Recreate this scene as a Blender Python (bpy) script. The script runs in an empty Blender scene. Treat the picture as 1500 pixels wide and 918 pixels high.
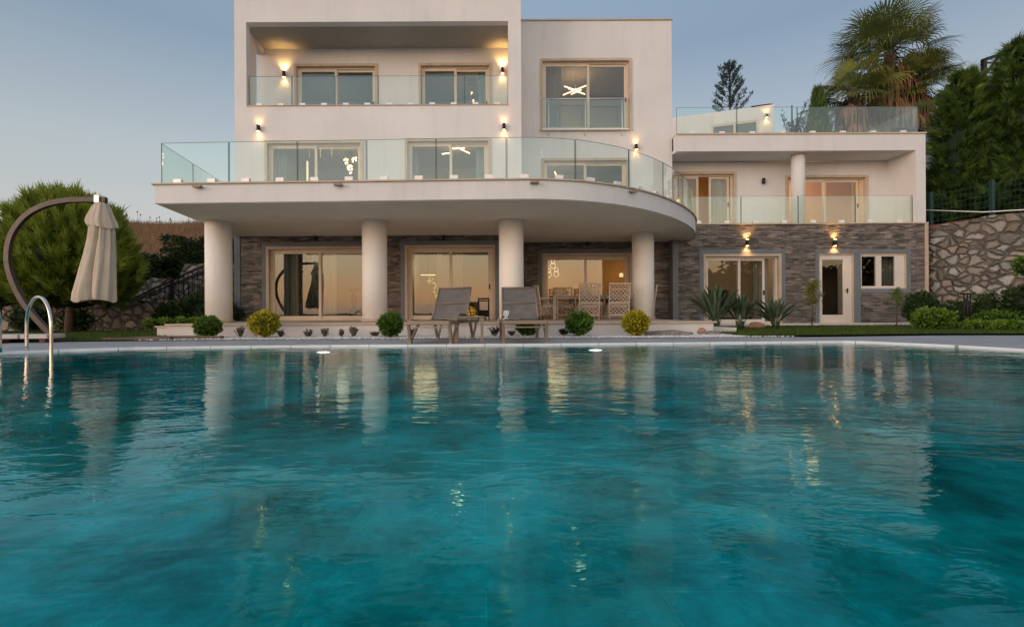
import bpy, bmesh, math, random
import numpy as np
from mathutils import Vector, Matrix, noise
from mathutils.geometry import delaunay_2d_cdt
random.seed(7); rng = np.random.default_rng(7)
R = math.radians; PI = math.pi
sc = bpy.context.scene
C = sc.collection
F = 700.0; CAMZ = 0.5; ROLL = 0.0052

def px(x, y, D):
    """photo pixel measured at distance D -> (X, Z) in metres"""
    dx, dy = x-710, y-459
    ddx = dx - dy*ROLL; ddy = dx*ROLL + dy
    s = F/D
    return ddx/s, CAMZ - ddy/s
def pX(x, D, y=459): return px(x, y, D)[0]
def pZ(y, D, x=710): return px(x, y, D)[1]

# ------------------------------------------------------------------ helpers
class MB:
    def __init__(s): s.v=[]; s.f=[]; s.sm=[]; s.col=None
    def add(s, vs, fs, smooth=False):
        o=len(s.v); s.v += [tuple(v) for v in vs]
        s.f += [tuple(i+o for i in f) for f in fs]; s.sm += [smooth]*len(fs)
        return s
    def box(s, x0,x1,y0,y1,z0,z1):
        if x0>x1: x0,x1=x1,x0
        if y0>y1: y0,y1=y1,y0
        if z0>z1: z0,z1=z1,z0
        v=[(x0,y0,z0),(x1,y0,z0),(x1,y1,z0),(x0,y1,z0),(x0,y0,z1),(x1,y0,z1),(x1,y1,z1),(x0,y1,z1)]
        return s.add(v,[(0,3,2,1),(4,5,6,7),(0,1,5,4),(1,2,6,5),(2,3,7,6),(3,0,4,7)])
    def obox(s, p, q, w, h, up=(0,0,1)):
        """bar from p to q with section w x h"""
        p=Vector(p); q=Vector(q); d=(q-p).normalized(); up=Vector(up)
        if abs(d.dot(up))>.98: up=Vector((0,1,0))
        a=d.cross(up).normalized()*w/2; b=a.cross(d).normalized()*h/2
        v=[p-a-b,p+a-b,p+a+b,p-a+b,q-a-b,q+a-b,q+a+b,q-a+b]
        return s.add(v,[(0,1,2,3),(4,7,6,5),(0,4,5,1),(1,5,6,2),(2,6,7,3),(3,7,4,0)])
    def tube(s, pts, r, n=8, caps=True):
        pts=[Vector(p) for p in pts]; m=len(pts)
        rr = r if isinstance(r,(list,tuple)) else [r]*m
        vs=[]; fs=[]
        t0=(pts[1]-pts[0]).normalized()
        u=t0.cross(Vector((0,0,1)))
        if u.length<1e-3: u=t0.cross(Vector((0,1,0)))
        u.normalize()
        for i,p in enumerate(pts):
            if i==0: t=pts[1]-pts[0]
            elif i==m-1: t=pts[-1]-pts[-2]
            else: t=pts[i+1]-pts[i-1]
            t.normalize(); u=(u-t*u.dot(t)).normalized(); w=t.cross(u)
            for k in range(n):
                a=2*PI*k/n; vs.append(p+(u*math.cos(a)+w*math.sin(a))*rr[i])
        for i in range(m-1):
            for k in range(n):
                k2=(k+1)%n; fs.append((i*n+k,i*n+k2,(i+1)*n+k2,(i+1)*n+k))
        s.add(vs,fs,True)
        if caps: 
            o=len(s.v)-m*n
            s.f += [tuple(o+k for k in range(n))[::-1], tuple(o+(m-1)*n+k for k in range(n))]; s.sm += [False]*2
        return s
    def lathe(s, cx, cy, prof, n=32, smooth=True):
        vs=[]; fs=[]
        for (r,z) in prof:
            for k in range(n):
                a=2*PI*k/n; vs.append((cx+r*math.cos(a),cy+r*math.sin(a),z))
        m=len(prof)
        for i in range(m-1):
            for k in range(n):
                k2=(k+1)%n; fs.append((i*n+k,i*n+k2,(i+1)*n+k2,(i+1)*n+k))
        s.add(vs,fs,smooth); o=len(s.v)-m*n
        s.f += [tuple(o+k for k in range(n))[::-1], tuple(o+(m-1)*n+k for k in range(n))]; s.sm += [False]*2
        return s
    def prism(s, poly, z0, z1):
        """vertical prism of a simple (maybe concave) polygon"""
        n=len(poly)
        r=delaunay_2d_cdt([Vector(p) for p in poly], [], [list(range(n))], 1, 1e-6)
        vv=r[0]; ff=r[2]
        m=len(vv)
        s.add([(v.x,v.y,z0) for v in vv]+[(v.x,v.y,z1) for v in vv],
              [tuple(f)[::-1] for f in ff]+[tuple(i+m for i in f) for f in ff])
        area=sum(poly[i][0]*poly[(i+1)%n][1]-poly[(i+1)%n][0]*poly[i][1] for i in range(n))
        vs=[(x,y,z0) for x,y in poly]+[(x,y,z1) for x,y in poly]
        fs=[]
        for i in range(n):
            j=(i+1)%n; f=(i,j,j+n,i+n); fs.append(f if area>0 else f[::-1])
        return s.add(vs,fs)
    def build(s, name, mat, parent=None, bevel=0):
        me=bpy.data.meshes.new(name)
        off=Vector((0,0,0)); p=parent
        while p is not None: off+=p.location; p=p.parent
        me.from_pydata([(v[0]-off.x,v[1]-off.y,v[2]-off.z) for v in s.v],[],s.f)
        me.polygons.foreach_set('use_smooth', s.sm)
        me.update()
        if mat: me.materials.append(mat)
        o=bpy.data.objects.new(name,me); C.objects.link(o)
        if parent: o.parent=parent
        if bevel:
            b=o.modifiers.new('bevel','BEVEL'); b.width=bevel; b.segments=2; b.limit_method='ANGLE'; b.harden_normals=False
        return o

def npmesh(name, V, Fc, mat, parent=None, col=None, smooth=False):
    """fast mesh from numpy; Fc (n,k) faces; col per-face value 0..1"""
    off=np.zeros(3); p=parent
    while p is not None: off+=np.array(p.location); p=p.parent
    me=bpy.data.meshes.new(name); V=np.asarray(V,dtype=np.float32)-off.astype(np.float32); n,k=Fc.shape
    me.vertices.add(len(V)); me.vertices.foreach_set('co',V.ravel())
    me.loops.add(n*k); me.loops.foreach_set('vertex_index',Fc.ravel().astype(np.int32))
    me.polygons.add(n); me.polygons.foreach_set('loop_start',np.arange(0,n*k,k,dtype=np.int32))
    me.update(calc_edges=True)
    if smooth: me.polygons.foreach_set('use_smooth',np.ones(n,dtype=bool))
    if col is not None:
        a=me.attributes.new('tone','FLOAT','FACE'); a.data.foreach_set('value',np.asarray(col,dtype=np.float32))
    me.validate()
    if mat: me.materials.append(mat)
    o=bpy.data.objects.new(name,me); C.objects.link(o)
    if parent: o.parent=parent
    return o

def thing(name, label, cat, loc=(0,0,0), group=None):
    o=bpy.data.objects.new(name,None); C.objects.link(o); o.location=loc; o.empty_display_size=.2
    o['label']=label; o['category']=cat
    if group: o['group']=group
    return o
def tag(o, label, cat, group=None):
    o['label']=label; o['category']=cat
    if group: o['group']=group
    return o
def struct(o, label=None, kind='structure'):
    o['kind']=kind
    if label: o['label']=label
    return o
def copy_tree(o, parent=None):
    c=o.copy(); C.objects.link(c)
    if parent: c.parent=parent
    for ch in list(o.children): copy_tree(ch,c)
    return c

# ------------------------------------------------------------------ materials
class NT:
    def __init__(s, name):
        s.m=bpy.data.materials.new(name); s.m.use_nodes=True; s.t=s.m.node_tree; s.t.nodes.clear()
        s.out=s.n('ShaderNodeOutputMaterial')
    def n(s, typ, **kw):
        nd=s.t.nodes.new(typ)
        for k,v in kw.items():
            if k.startswith('_'): setattr(nd,k[1:],v)
            else:
                key=int(k[1:]) if k[0]=='i' and k[1:].isdigit() else k.replace('__',' ')
                if hasattr(v,'is_output') or isinstance(v,bpy.types.NodeSocket): s.t.links.new(v,nd.inputs[key])
                else: nd.inputs[key].default_value=v
        return nd
    def l(s,a,b): s.t.links.new(a,b)
    def coord(s, scale=(1,1,1), which='Object', rot=(0,0,0), loc=(0,0,0)):
        tc=s.n('ShaderNodeTexCoord') if which!='World' else s.n('ShaderNodeNewGeometry')
        src=tc.outputs['Position'] if which=='World' else tc.outputs[which]
        mp=s.n('ShaderNodeMapping'); s.l(src,mp.inputs[0]); mp.inputs['Scale'].default_value=scale; mp.inputs['Rotation'].default_value=rot; mp.inputs['Location'].default_value=loc
        return mp.outputs[0]
    def ramp(s, fac, stops, interp='LINEAR'):
        r=s.n('ShaderNodeValToRGB'); s.l(fac,r.inputs[0]); r.color_ramp.interpolation=interp
        el=r.color_ramp.elements
        while len(el)<len(stops): el.new(0.5)
        for e,(p,c) in zip(el,stops): 
            e.position=p; e.color=(*c,1) if len(c)==3 else c
        return r.outputs[0]
    def noise(s, vec, scale, detail=4, rough=.55, dist=0):
        nd=s.n('ShaderNodeTexNoise'); s.l(vec,nd.inputs['Vector']); nd.inputs['Scale'].default_value=scale; nd.inputs['Detail'].default_value=detail; nd.inputs['Roughness'].default_value=rough; nd.inputs['Distortion'].default_value=dist
        return nd.outputs['Fac']
    def math(s, op, a, b=0, c=None, clamp=False):
        nd=s.n('ShaderNodeMath'); nd.operation=op; nd.use_clamp=clamp
        for i,v in enumerate((a,b,c)):
            if v is None: continue
            if isinstance(v,(int,float)): nd.inputs[i].default_value=v
            else: s.l(v,nd.inputs[i])
        return nd.outputs[0]
    def mix(s, fac, a, b, typ='MIX'):
        nd=s.n('ShaderNodeMix'); nd.data_type='RGBA'; nd.blend_type=typ
        for i,v in ((0,fac),(6,a),(7,b)):
            if isinstance(v,(int,float)): nd.inputs[i].default_value=v
            elif isinstance(v,tuple): nd.inputs[i].default_value=(*v,1) if len(v)==3 else v
            else: s.l(v,nd.inputs[i])
        return nd.outputs[2]
    def bump(s, h, strength=.5, dist=.02, normal=None):
        b=s.n('ShaderNodeBump'); s.l(h,b.inputs['Height']); b.inputs['Strength'].default_value=strength; b.inputs['Distance'].default_value=dist
        if normal is not None: s.l(normal,b.inputs['Normal'])
        return b.outputs[0]
    def principled(s, col, rough=.6, metal=0, normal=None, spec=.5, **kw):
        p=s.n('ShaderNodeBsdfPrincipled')
        if isinstance(col,tuple): p.inputs['Base Color'].default_value=(*col,1)
        else: s.l(col,p.inputs['Base Color'])
        if isinstance(rough,(int,float)): p.inputs['Roughness'].default_value=rough
        else: s.l(rough,p.inputs['Roughness'])
        p.inputs['Metallic'].default_value=metal; p.inputs['Specular IOR Level'].default_value=spec
        if normal is not None: s.l(normal,p.inputs['Normal'])
        for k,v in kw.items(): p.inputs[k.replace('__',' ')].default_value=v
        return p.outputs[0]
    def done(s, sh): s.l(sh,s.out.inputs['Surface']); return s.m

def m_simple(name, col, rough=.6, metal=0, var=.12, scale=6, bump=.0, spec=.4):
    t=NT(name); co=t.coord(); nz=t.noise(co,scale,5)
    lo=tuple(c*(1-var) for c in col); hi=tuple(min(1,c*(1+var)) for c in col)
    c=t.ramp(nz,[(.3,lo),(.7,hi)])
    nm=t.bump(t.noise(co,scale*12,3),bump,.01) if bump else None
    rr=t.ramp(t.noise(co,scale*2.3,3),[(.3,(max(.03,rough*.85),)*3),(.7,(min(1,rough*1.15),)*3)])
    return t.done(t.principled(c,rr,metal,nm,spec))
def m_emit(name, col, strength):
    t=NT(name); e=t.n('ShaderNodeEmission'); e.inputs[0].default_value=(*col,1); e.inputs[1].default_value=strength
    return t.done(e.outputs[0])

def m_plaster(name, col=(.70,.678,.66)):
    t=NT(name); co=t.coord(which='World')
    n1=t.noise(co,.7,5,.6); n2=t.noise(t.coord((3,3,.35),'World'),1.4,4,.6)
    a=t.ramp(n1,[(.3,tuple(c*.93 for c in col)),(.7,tuple(min(1,c*1.04) for c in col))])
    st=t.ramp(n2,[(.33,(.86,.845,.82)),(.47,(1,1,1))])
    c=t.mix(.32,a,st,'MULTIPLY')
    nm=t.bump(t.noise(co,60,4,.7),.25,.006)
    nm=t.bump(t.noise(co,1.6,2,.5),.25,.03,nm)
    return t.done(t.principled(c,.85,0,nm,.25))

def m_ledger(name):
    # thin stacked split-face stone: long narrow cells, each with its own tone and depth
    t=NT(name)
    g=t.n('ShaderNodeNewGeometry'); sep=t.n('ShaderNodeSeparateXYZ'); t.l(g.outputs['Position'],sep.inputs[0])
    warp=t.noise(t.coord((.8,.8,2.5),'World'),2.5,3)
    h=t.math('ADD',sep.outputs[0],sep.outputs[1])
    comb=t.n('ShaderNodeCombineXYZ'); t.l(h,comb.inputs[0]); 
    z=t.math('ADD',sep.outputs[2],t.math('MULTIPLY',warp,.05)); t.l(z,comb.inputs[1])
    br=t.n('ShaderNodeTexBrick'); t.l(comb.outputs[0],br.inputs['Vector'])
    br.offset=.37; br.squash=1; br.inputs['Scale'].default_value=1; br.inputs['Brick Width'].default_value=.27; br.inputs['Row Height'].default_value=.055
    br.inputs['Mortar Size'].default_value=.005; br.inputs['Mortar Smooth'].default_value=.4
    br.inputs['Color1'].default_value=(0,0,0,1); br.inputs['Color2'].default_value=(1,1,1,1); br.inputs['Mortar'].default_value=(.5,.5,.5,1); br.inputs['Bias'].default_value=0
    mp=t.n('ShaderNodeMapping'); t.l(comb.outputs[0],mp.inputs[0]); mp.inputs['Scale'].default_value=(3.6,17,1)
    vo=t.n('ShaderNodeTexVoronoi'); t.l(mp.outputs[0],vo.inputs['Vector']); vo.inputs['Scale'].default_value=1; vo.inputs['Randomness'].default_value=.9
    bw=t.n('ShaderNodeRGBToBW'); t.l(vo.outputs['Color'],bw.inputs[0])
    mp2=t.n('ShaderNodeMapping'); t.l(comb.outputs[0],mp2.inputs[0]); mp2.inputs['Scale'].default_value=(5,34,1)
    nz=t.noise(mp2.outputs[0],1,5,.65)
    v=t.math('ADD',t.math('MULTIPLY',bw.outputs[0],.6),t.math('ADD',t.math('MULTIPLY',br.outputs['Color'],.16),t.math('MULTIPLY',nz,.45)))
    c=t.ramp(v,[(.28,(.07,.062,.057)),(.45,(.155,.138,.125)),(.62,(.23,.203,.182)),(.78,(.33,.29,.26)),(.95,(.46,.41,.37))])
    pa=t.noise(t.coord((1,1,1),'World'),.9,3)
    c=t.mix(.6,c,t.ramp(pa,[(.35,(.88,.84,.84)),(.65,(1.14,1.0,.89))]),'MULTIPLY')
    c=t.mix(t.math('MULTIPLY',br.outputs['Fac'],.75),c,(.03,.028,.027))
    hh=t.math('SUBTRACT',v,t.math('MULTIPLY',br.outputs['Fac'],.6))
    nm=t.bump(hh,1.0,.08)
    return t.done(t.principled(c,.8,0,nm,.3))

def m_rubble(name, scale=2.6, tone=1.0):
    # irregular field stones set in brown mortar
    t=NT(name); co=t.coord(which='World'); 
    wn=t.n('ShaderNodeTexNoise'); t.l(co,wn.inputs['Vector']); wn.inputs['Scale'].default_value=1.6; wn.inputs['Detail'].default_value=3
    wv=t.n('ShaderNodeVectorMath',_operation='SCALE'); t.l(wn.outputs['Color'],wv.inputs[0]); wv.inputs['Scale'].default_value=.42
    av=t.n('ShaderNodeVectorMath',_operation='ADD'); t.l(co,av.inputs[0]); t.l(wv.outputs[0],av.inputs[1])
    mp=t.n('ShaderNodeMapping'); t.l(av.outputs[0],mp.inputs[0]); mp.inputs['Scale'].default_value=(1,1,1.3)
    ed=t.n('ShaderNodeTexVoronoi'); ed.feature='DISTANCE_TO_EDGE'; t.l(mp.outputs[0],ed.inputs['Vector']); ed.inputs['Scale'].default_value=scale
    ce=t.n('ShaderNodeTexVoronoi'); t.l(mp.outputs[0],ce.inputs['Vector']); ce.inputs['Scale'].default_value=scale
    sp=t.n('ShaderNodeSeparateColor'); t.l(ce.outputs['Color'],sp.inputs[0])
    n=t.noise(co,9,6,.7)
    v=t.math('ADD',t.math('MULTIPLY',sp.outputs[0],.6),t.math('MULTIPLY',n,.5))
    c=t.ramp(v,[(.2,(.10*tone,.095*tone,.085*tone)),(.5,(.21*tone,.19*tone,.165*tone)),(.8,(.33*tone,.31*tone,.275*tone)),(1,(.46*tone,.43*tone,.38*tone))])
    hue=t.ramp(sp.outputs[1],[(0,(1.0,.86,.74)),(.4,(1,.97,.92)),(1,(.88,.95,1.0))])
    c=t.mix(.8,c,hue,'MULTIPLY')
    mort=t.ramp(t.math('ADD',ed.outputs[0],t.math('MULTIPLY',t.noise(co,14,3),.035)),[(.045,(0,0,0)),(.13,(1,1,1))])
    mc=t.ramp(t.noise(co,3,5),[(.3,(.05*tone,.045*tone,.038*tone)),(.7,(.15*tone,.125*tone,.10*tone))])
    c=t.mix(mort,mc,c)
    hgt=t.ramp(ed.outputs[0],[(.03,(0,0,0)),(.16,(.8,.8,.8)),(.35,(1,1,1))])
    hh=t.math('ADD',hgt,t.math('MULTIPLY',n,.5))
    nm=t.bump(hh,1.0,.09)
    return t.done(t.principled(c,.9,0,nm,.2))

def m_leaf(name, dark, mid, light, rough=.55, trans=.3, patch=1.2):
    t=NT(name)
    at=t.n('ShaderNodeAttribute'); at.attribute_name='tone'
    pn=t.noise(t.coord(which='World'),patch,3,.6)
    v=t.math('ADD',t.math('MULTIPLY',at.outputs['Fac'],.65),t.math('MULTIPLY',pn,.45))
    c=t.ramp(v,[(.12,dark),(.5,mid),(.88,light)])
    p=t.principled(c,rough,0,None,.3)
    tr=t.n('ShaderNodeBsdfTranslucent'); t.l(c,tr.inputs[0])
    mx=t.n('ShaderNodeMixShader'); mx.inputs[0].default_value=trans; t.l(p,mx.inputs[1]); t.l(tr.outputs[0],mx.inputs[2])
    return t.done(mx.outputs[0])

def m_glass(name, tint, ior, rough=.0, wav=0):
    t=NT(name)
    tr=t.n('ShaderNodeBsdfTransparent'); tr.inputs[0].default_value=(*tint,1)
    gl=t.n('ShaderNodeBsdfGlossy'); gl.inputs['Roughness'].default_value=rough; gl.inputs[0].default_value=(.95,.98,.96,1)
    if wav:
        nm=t.bump(t.noise(t.coord((1,1,1),'World'),1.3,1,.4),.4,wav); t.l(nm,gl.inputs['Normal'])
    # plain Schlick curve of the surface; independent of which side is hit
    f0=((ior-1)/(ior+1))**2
    lw=t.n('ShaderNodeLayerWeight'); lw.inputs[0].default_value=.5
    f=t.math('ADD',f0,t.math('MULTIPLY',t.math('POWER',lw.outputs['Facing'],5),1-f0))
    mx=t.n('ShaderNodeMixShader'); t.l(f,mx.inputs[0]); t.l(tr.outputs[0],mx.inputs[1]); t.l(gl.outputs[0],mx.inputs[2])
    return t.done(mx.outputs[0])

M={}
M['plaster']=m_plaster('white_plaster')
M['soffit']=m_plaster('soffit_shade_offset',(.90,.83,.74))  # wall plaster made lighter to make up for shade under the balcony
M['column']=m_plaster('column_shade_offset',(.93,.885,.83))  # brightened plaster copy, offsets the shade the slab puts on the columns
M['ceiling']=m_plaster('ceiling_painted_shade',(.36,.34,.29))  # loggia ceiling's dimness is put into the colour as darker plaster
M['terrace_white']=m_plaster('terrace_plaster',(.66,.61,.57))
M['ledger']=m_ledger('split_stone')
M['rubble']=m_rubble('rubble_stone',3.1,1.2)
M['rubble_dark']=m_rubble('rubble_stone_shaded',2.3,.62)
M['greytrim']=m_simple('grey_trim',(.17,.185,.20),.8,0,.1,3,.15)
M['stonetrim']=m_simple('travertine_trim',(.52,.41,.31),.7,0,.14,4,.1)
M['frame']=m_simple('cream_frame',(.66,.55,.42),.45,0,.05,3)
M['frame_white']=m_simple('white_frame',(.70,.62,.54),.45,0,.05,3)
M['black']=m_simple('black_metal',(.018,.018,.018),.45,.3,.2,9)
M['rail_black']=m_simple('railing_black',(.008,.008,.009),.6,0,.2,9)
def m_coping():
    t=NT('coping_stone'); co=t.coord(which='World')
    br=t.n('ShaderNodeTexBrick'); t.l(co,br.inputs['Vector']); br.offset=0; br.inputs['Scale'].default_value=1; br.inputs['Brick Width'].default_value=.62; br.inputs['Row Height'].default_value=50; br.inputs['Mortar Size'].default_value=.006
    br.inputs['Color1'].default_value=(.74,.74,.75,1); br.inputs['Color2'].default_value=(.86,.86,.87,1); br.inputs['Mortar'].default_value=(.3,.3,.3,1)
    c=t.mix(.7,br.outputs['Color'],t.ramp(t.noise(co,4,5),[(.3,(.85,.84,.82)),(.6,(1,1,1))]),'MULTIPLY')
    return t.done(t.principled(c,.55))
M['coping']=m_coping()
M['spout']=m_simple('spout_metal',(.25,.2,.16),.5,.5,.1,4)
M['clamp']=m_simple('clamp_steel',(.74,.73,.71),.35,.3,.06,5)
M['steel']=m_simple('polished_steel',(.62,.60,.56),.16,1,.06,3)
M['railglass']=m_glass('railing_glass',(.915,.968,.95),1.6)
M['glassedge']=m_simple('glass_edge',(.05,.13,.12),.2,0,.1,5)
M['pane']=m_glass('window_glass',(.78,.80,.78),1.66,0,.004)
M['pane_clear']=m_glass('window_glass_clear',(.84,.85,.83),1.5,0,.004)
M['curtain']=m_simple('curtain_cloth',(.62,.58,.50),.9,0,.06,4)
M['curtain_grey']=m_simple('curtain_grey',(.30,.30,.29),.9,0,.06,4)
M['curtain_teal']=m_simple('curtain_pale',(.50,.58,.60),.9,0,.06,4)
def m_cloth(name,col,tr_=.45):
    t=NT(name); c=t.ramp(t.noise(t.coord((6,6,.4)),3,4),[(.3,tuple(x*.85 for x in col)),(.7,col)])
    p=t.principled(c,.9,0,None,.1); tr=t.n('ShaderNodeBsdfTranslucent'); t.l(c,tr.inputs[0])
    mx=t.n('ShaderNodeMixShader'); mx.inputs[0].default_value=tr_; t.l(p,mx.inputs[1]); t.l(tr.outputs[0],mx.inputs[2]); return t.done(mx.outputs[0])
M['curtain']=m_cloth('curtain_cloth',(.80,.74,.62)); M['curtain_grey']=m_cloth('curtain_grey',(.46,.45,.42)); M['curtain_teal']=m_cloth('curtain_pale',(.60,.70,.72))
M['room']=m_simple('room_wall',(.50,.44,.36),.9,0,.04,1)
M['dining_wall']=m_simple('dining_wall',(.60,.38,.18),.9,0,.05,1)
M['room_warm']=m_simple('room_wall_warm',(.72,.38,.13),.9,0,.06,1)
M['roomfloor']=m_simple('room_floor',(.20,.15,.11),.5,0,.1,2)
M['sofa']=m_simple('sofa_cloth',(.16,.13,.11),.9,0,.1,8,.2)
M['soil']=m_simple('soil',(.07,.05,.035),1,0,.3,5,.6)
M['taupe_frame']=m_simple('taupe_frame',(.23,.175,.13),.45,.2,.08,6)
M['wicker']=m_simple('wicker',(.50,.40,.31),.7,0,.14,20,.3)
M['tabletop']=m_simple('table_wood',(.36,.29,.23),.6,0,.1,5,.1)
M['umbframe']=m_simple('umbrella_frame_paint',(.05,.036,.03),.4,.3,.08,5)
M['slab']=m_simple('base_slab',(.48,.44,.42),.8,0,.1,6,.2)
M['green_post']=m_simple('green_post',(.015,.05,.04),.5,.2,.1,5)
M['bark']=m_simple('bark',(.11,.075,.05),.95,0,.3,7,.8)
M['bark_dark']=m_simple('bark_dark',(.035,.026,.02),.95,0,.3,7,.8)
M['rock']=m_simple('rock',(.24,.20,.18),.9,0,.3,4,.8)
M['rock_orange']=m_simple('rock_orange',(.42,.22,.13),.9,0,.25,4,.6)
M['blue']=m_simple('blue_paint',(.02,.09,.35),.4,0,.3,9)
M['white_paint']=m_simple('white_paint',(.72,.72,.70),.5,0,.05,9)
M['yellow']=m_simple('yellow_rind',(.72,.42,.02),.4,0,.2,8)
M['brick']=m_simple('red_brick',(.17,.07,.05),.9,0,.25,6,.5)
M['bluegrey']=m_simple('blue_grey_wall',(.24,.29,.34),.8,0,.08,2)
M['planks']=m_simple('weathered_timber',(.15,.105,.075),.9,0,.3,8,.5)
M['fabric_white']=m_simple('white_towel',(.75,.74,.72),.95,0,.05,20,.2)
M['lamp_emit']=m_emit('lamp_glow',(1,.42,.12),42)
M['chand_emit']=m_emit('chandelier_glow',(1,.56,.30),6)
M['ring_emit']=m_emit('ring_glow',(1,.74,.42),1.6)
M['pool_emit']=m_emit('pool_lamp_glow',(1,.52,.50),7.0)

def m_sling():
    t=NT('sling_mesh'); co=t.coord()
    w=t.n('ShaderNodeTexWave'); t.l(co,w.inputs[0]); w.inputs['Scale'].default_value=55; w.bands_direction='X'
    n=t.noise(co,5,4)
    c=t.ramp(n,[(.3,(.125,.108,.10)),(.7,(.17,.15,.138))])
    return t.done(t.principled(c,.75,0,t.bump(w.outputs['Fac'],.3,.003),.3))
M['sling']=m_sling()
def m_canvas():
    t=NT('umbrella_canvas'); co=t.coord()
    n=t.noise(co,2.2,5,.6); n2=t.noise(t.coord((14,14,1)),1.5,3)
    c=t.ramp(n,[(.3,(.56,.47,.36)),(.7,(.70,.60,.48))])
    p=t.principled(c,.9,0,t.bump(n2,.35,.02),.15)
    tr=t.n('ShaderNodeBsdfTranslucent'); t.l(c,tr.inputs[0])
    mx=t.n('ShaderNodeMixShader'); mx.inputs[0].default_value=.2; t.l(p,mx.inputs[1]); t.l(tr.outputs[0],mx.inputs[2])
    return t.done(mx.outputs[0])
M['canvas']=m_canvas()
def m_deck():
    t=NT('deck_paving'); co=t.coord(which='World')
    br=t.n('ShaderNodeTexBrick'); t.l(co,br.inputs['Vector']); br.offset=.5
    br.inputs['Scale'].default_value=1; br.inputs['Brick Width'].default_value=.6; br.inputs['Row Height'].default_value=.6; br.inputs['Mortar Size'].default_value=.006
    br.inputs['Color1'].default_value=(.36,.37,.39,1); br.inputs['Color2'].default_value=(.41,.42,.44,1); br.inputs['Mortar'].default_value=(.19,.19,.20,1)
    n=t.noise(co,3,6,.65)
    c=t.mix(.8,br.outputs['Color'],t.ramp(n,[(.3,(.78,.78,.78)),(.7,(1.12,1.1,1.06))]),'MULTIPLY')
    return t.done(t.principled(c,.6,0,t.bump(t.noise(co,80,3),.3,.003),.4))
M['deck']=m_deck()
def m_ground(name, a, b, c3, sc1=1.5):
    t=NT(name); co=t.coord(which='World')
    n=t.noise(co,sc1,8,.7)
    c=t.ramp(n,[(.3,a),(.5,b),(.7,c3)])
    return t.done(t.principled(c,.95,0,t.bump(t.noise(co,20,5,.7),.6,.05),.1))
M['lawn_base']=m_ground('lawn_soil',(.03,.045,.012),(.045,.07,.016),(.06,.085,.02),3)
M['ground']=m_ground('ground_earth',(.05,.045,.03),(.075,.065,.045),(.10,.085,.06),.3)
M['hill']=m_ground('dry_hill',(.10,.055,.03),(.17,.10,.055),(.24,.15,.085),.9)
M['gravel_base']=m_ground('gravel_bed',(.42,.41,.39),(.58,.56,.53),(.70,.68,.65),30)
M['pebble']=m_simple('white_pebble',(.70,.68,.65),.7,0,.12,14)

def m_tile():
    # pool lining: teal marbled tiles
    t=NT('pool_tile'); co=t.coord(which='World')
    br=t.n('ShaderNodeTexBrick'); t.l(co,br.inputs['Vector']); br.offset=.5
    br.inputs['Scale'].default_value=1; br.inputs['Brick Width'].default_value=1.1; br.inputs['Row Height'].default_value=.75; br.inputs['Mortar Size'].default_value=.006; br.inputs['Mortar Smooth'].default_value=.3
    br.inputs['Color1'].default_value=(.72,.78,.74,1); br.inputs['Color2'].default_value=(1.2,1.2,1.25,1); br.inputs['Mortar'].default_value=(1.5,1.5,1.5,1)
    n1=t.noise(co,.42,5,.55,.5); n2=t.noise(co,2.1,8,.72,.6)
    v=t.math('ADD',t.math('MULTIPLY',n1,.65),t.math('MULTIPLY',n2,.38))
    c=t.ramp(v,[(.37,(.001,.07,.07)),(.46,(.001,.20,.19)),(.53,(.002,.42,.42)),(.62,(.003,.68,.74)),(.74,(.01,.80,.82))])
    c=t.mix(.75,c,br.outputs['Color'],'MULTIPLY')
    ve=t.noise(co,1.1,5,.6,3.0)
    vein=t.ramp(ve,[(.485,(0,0,0)),(.5,(1,1,1)),(.515,(0,0,0))])
    c=t.mix(t.math('MULTIPLY',vein,.10),c,(.12,.55,.50))
    return t.done(t.principled(c,.5,0,None,.2))
M['tile']=m_tile()
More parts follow.
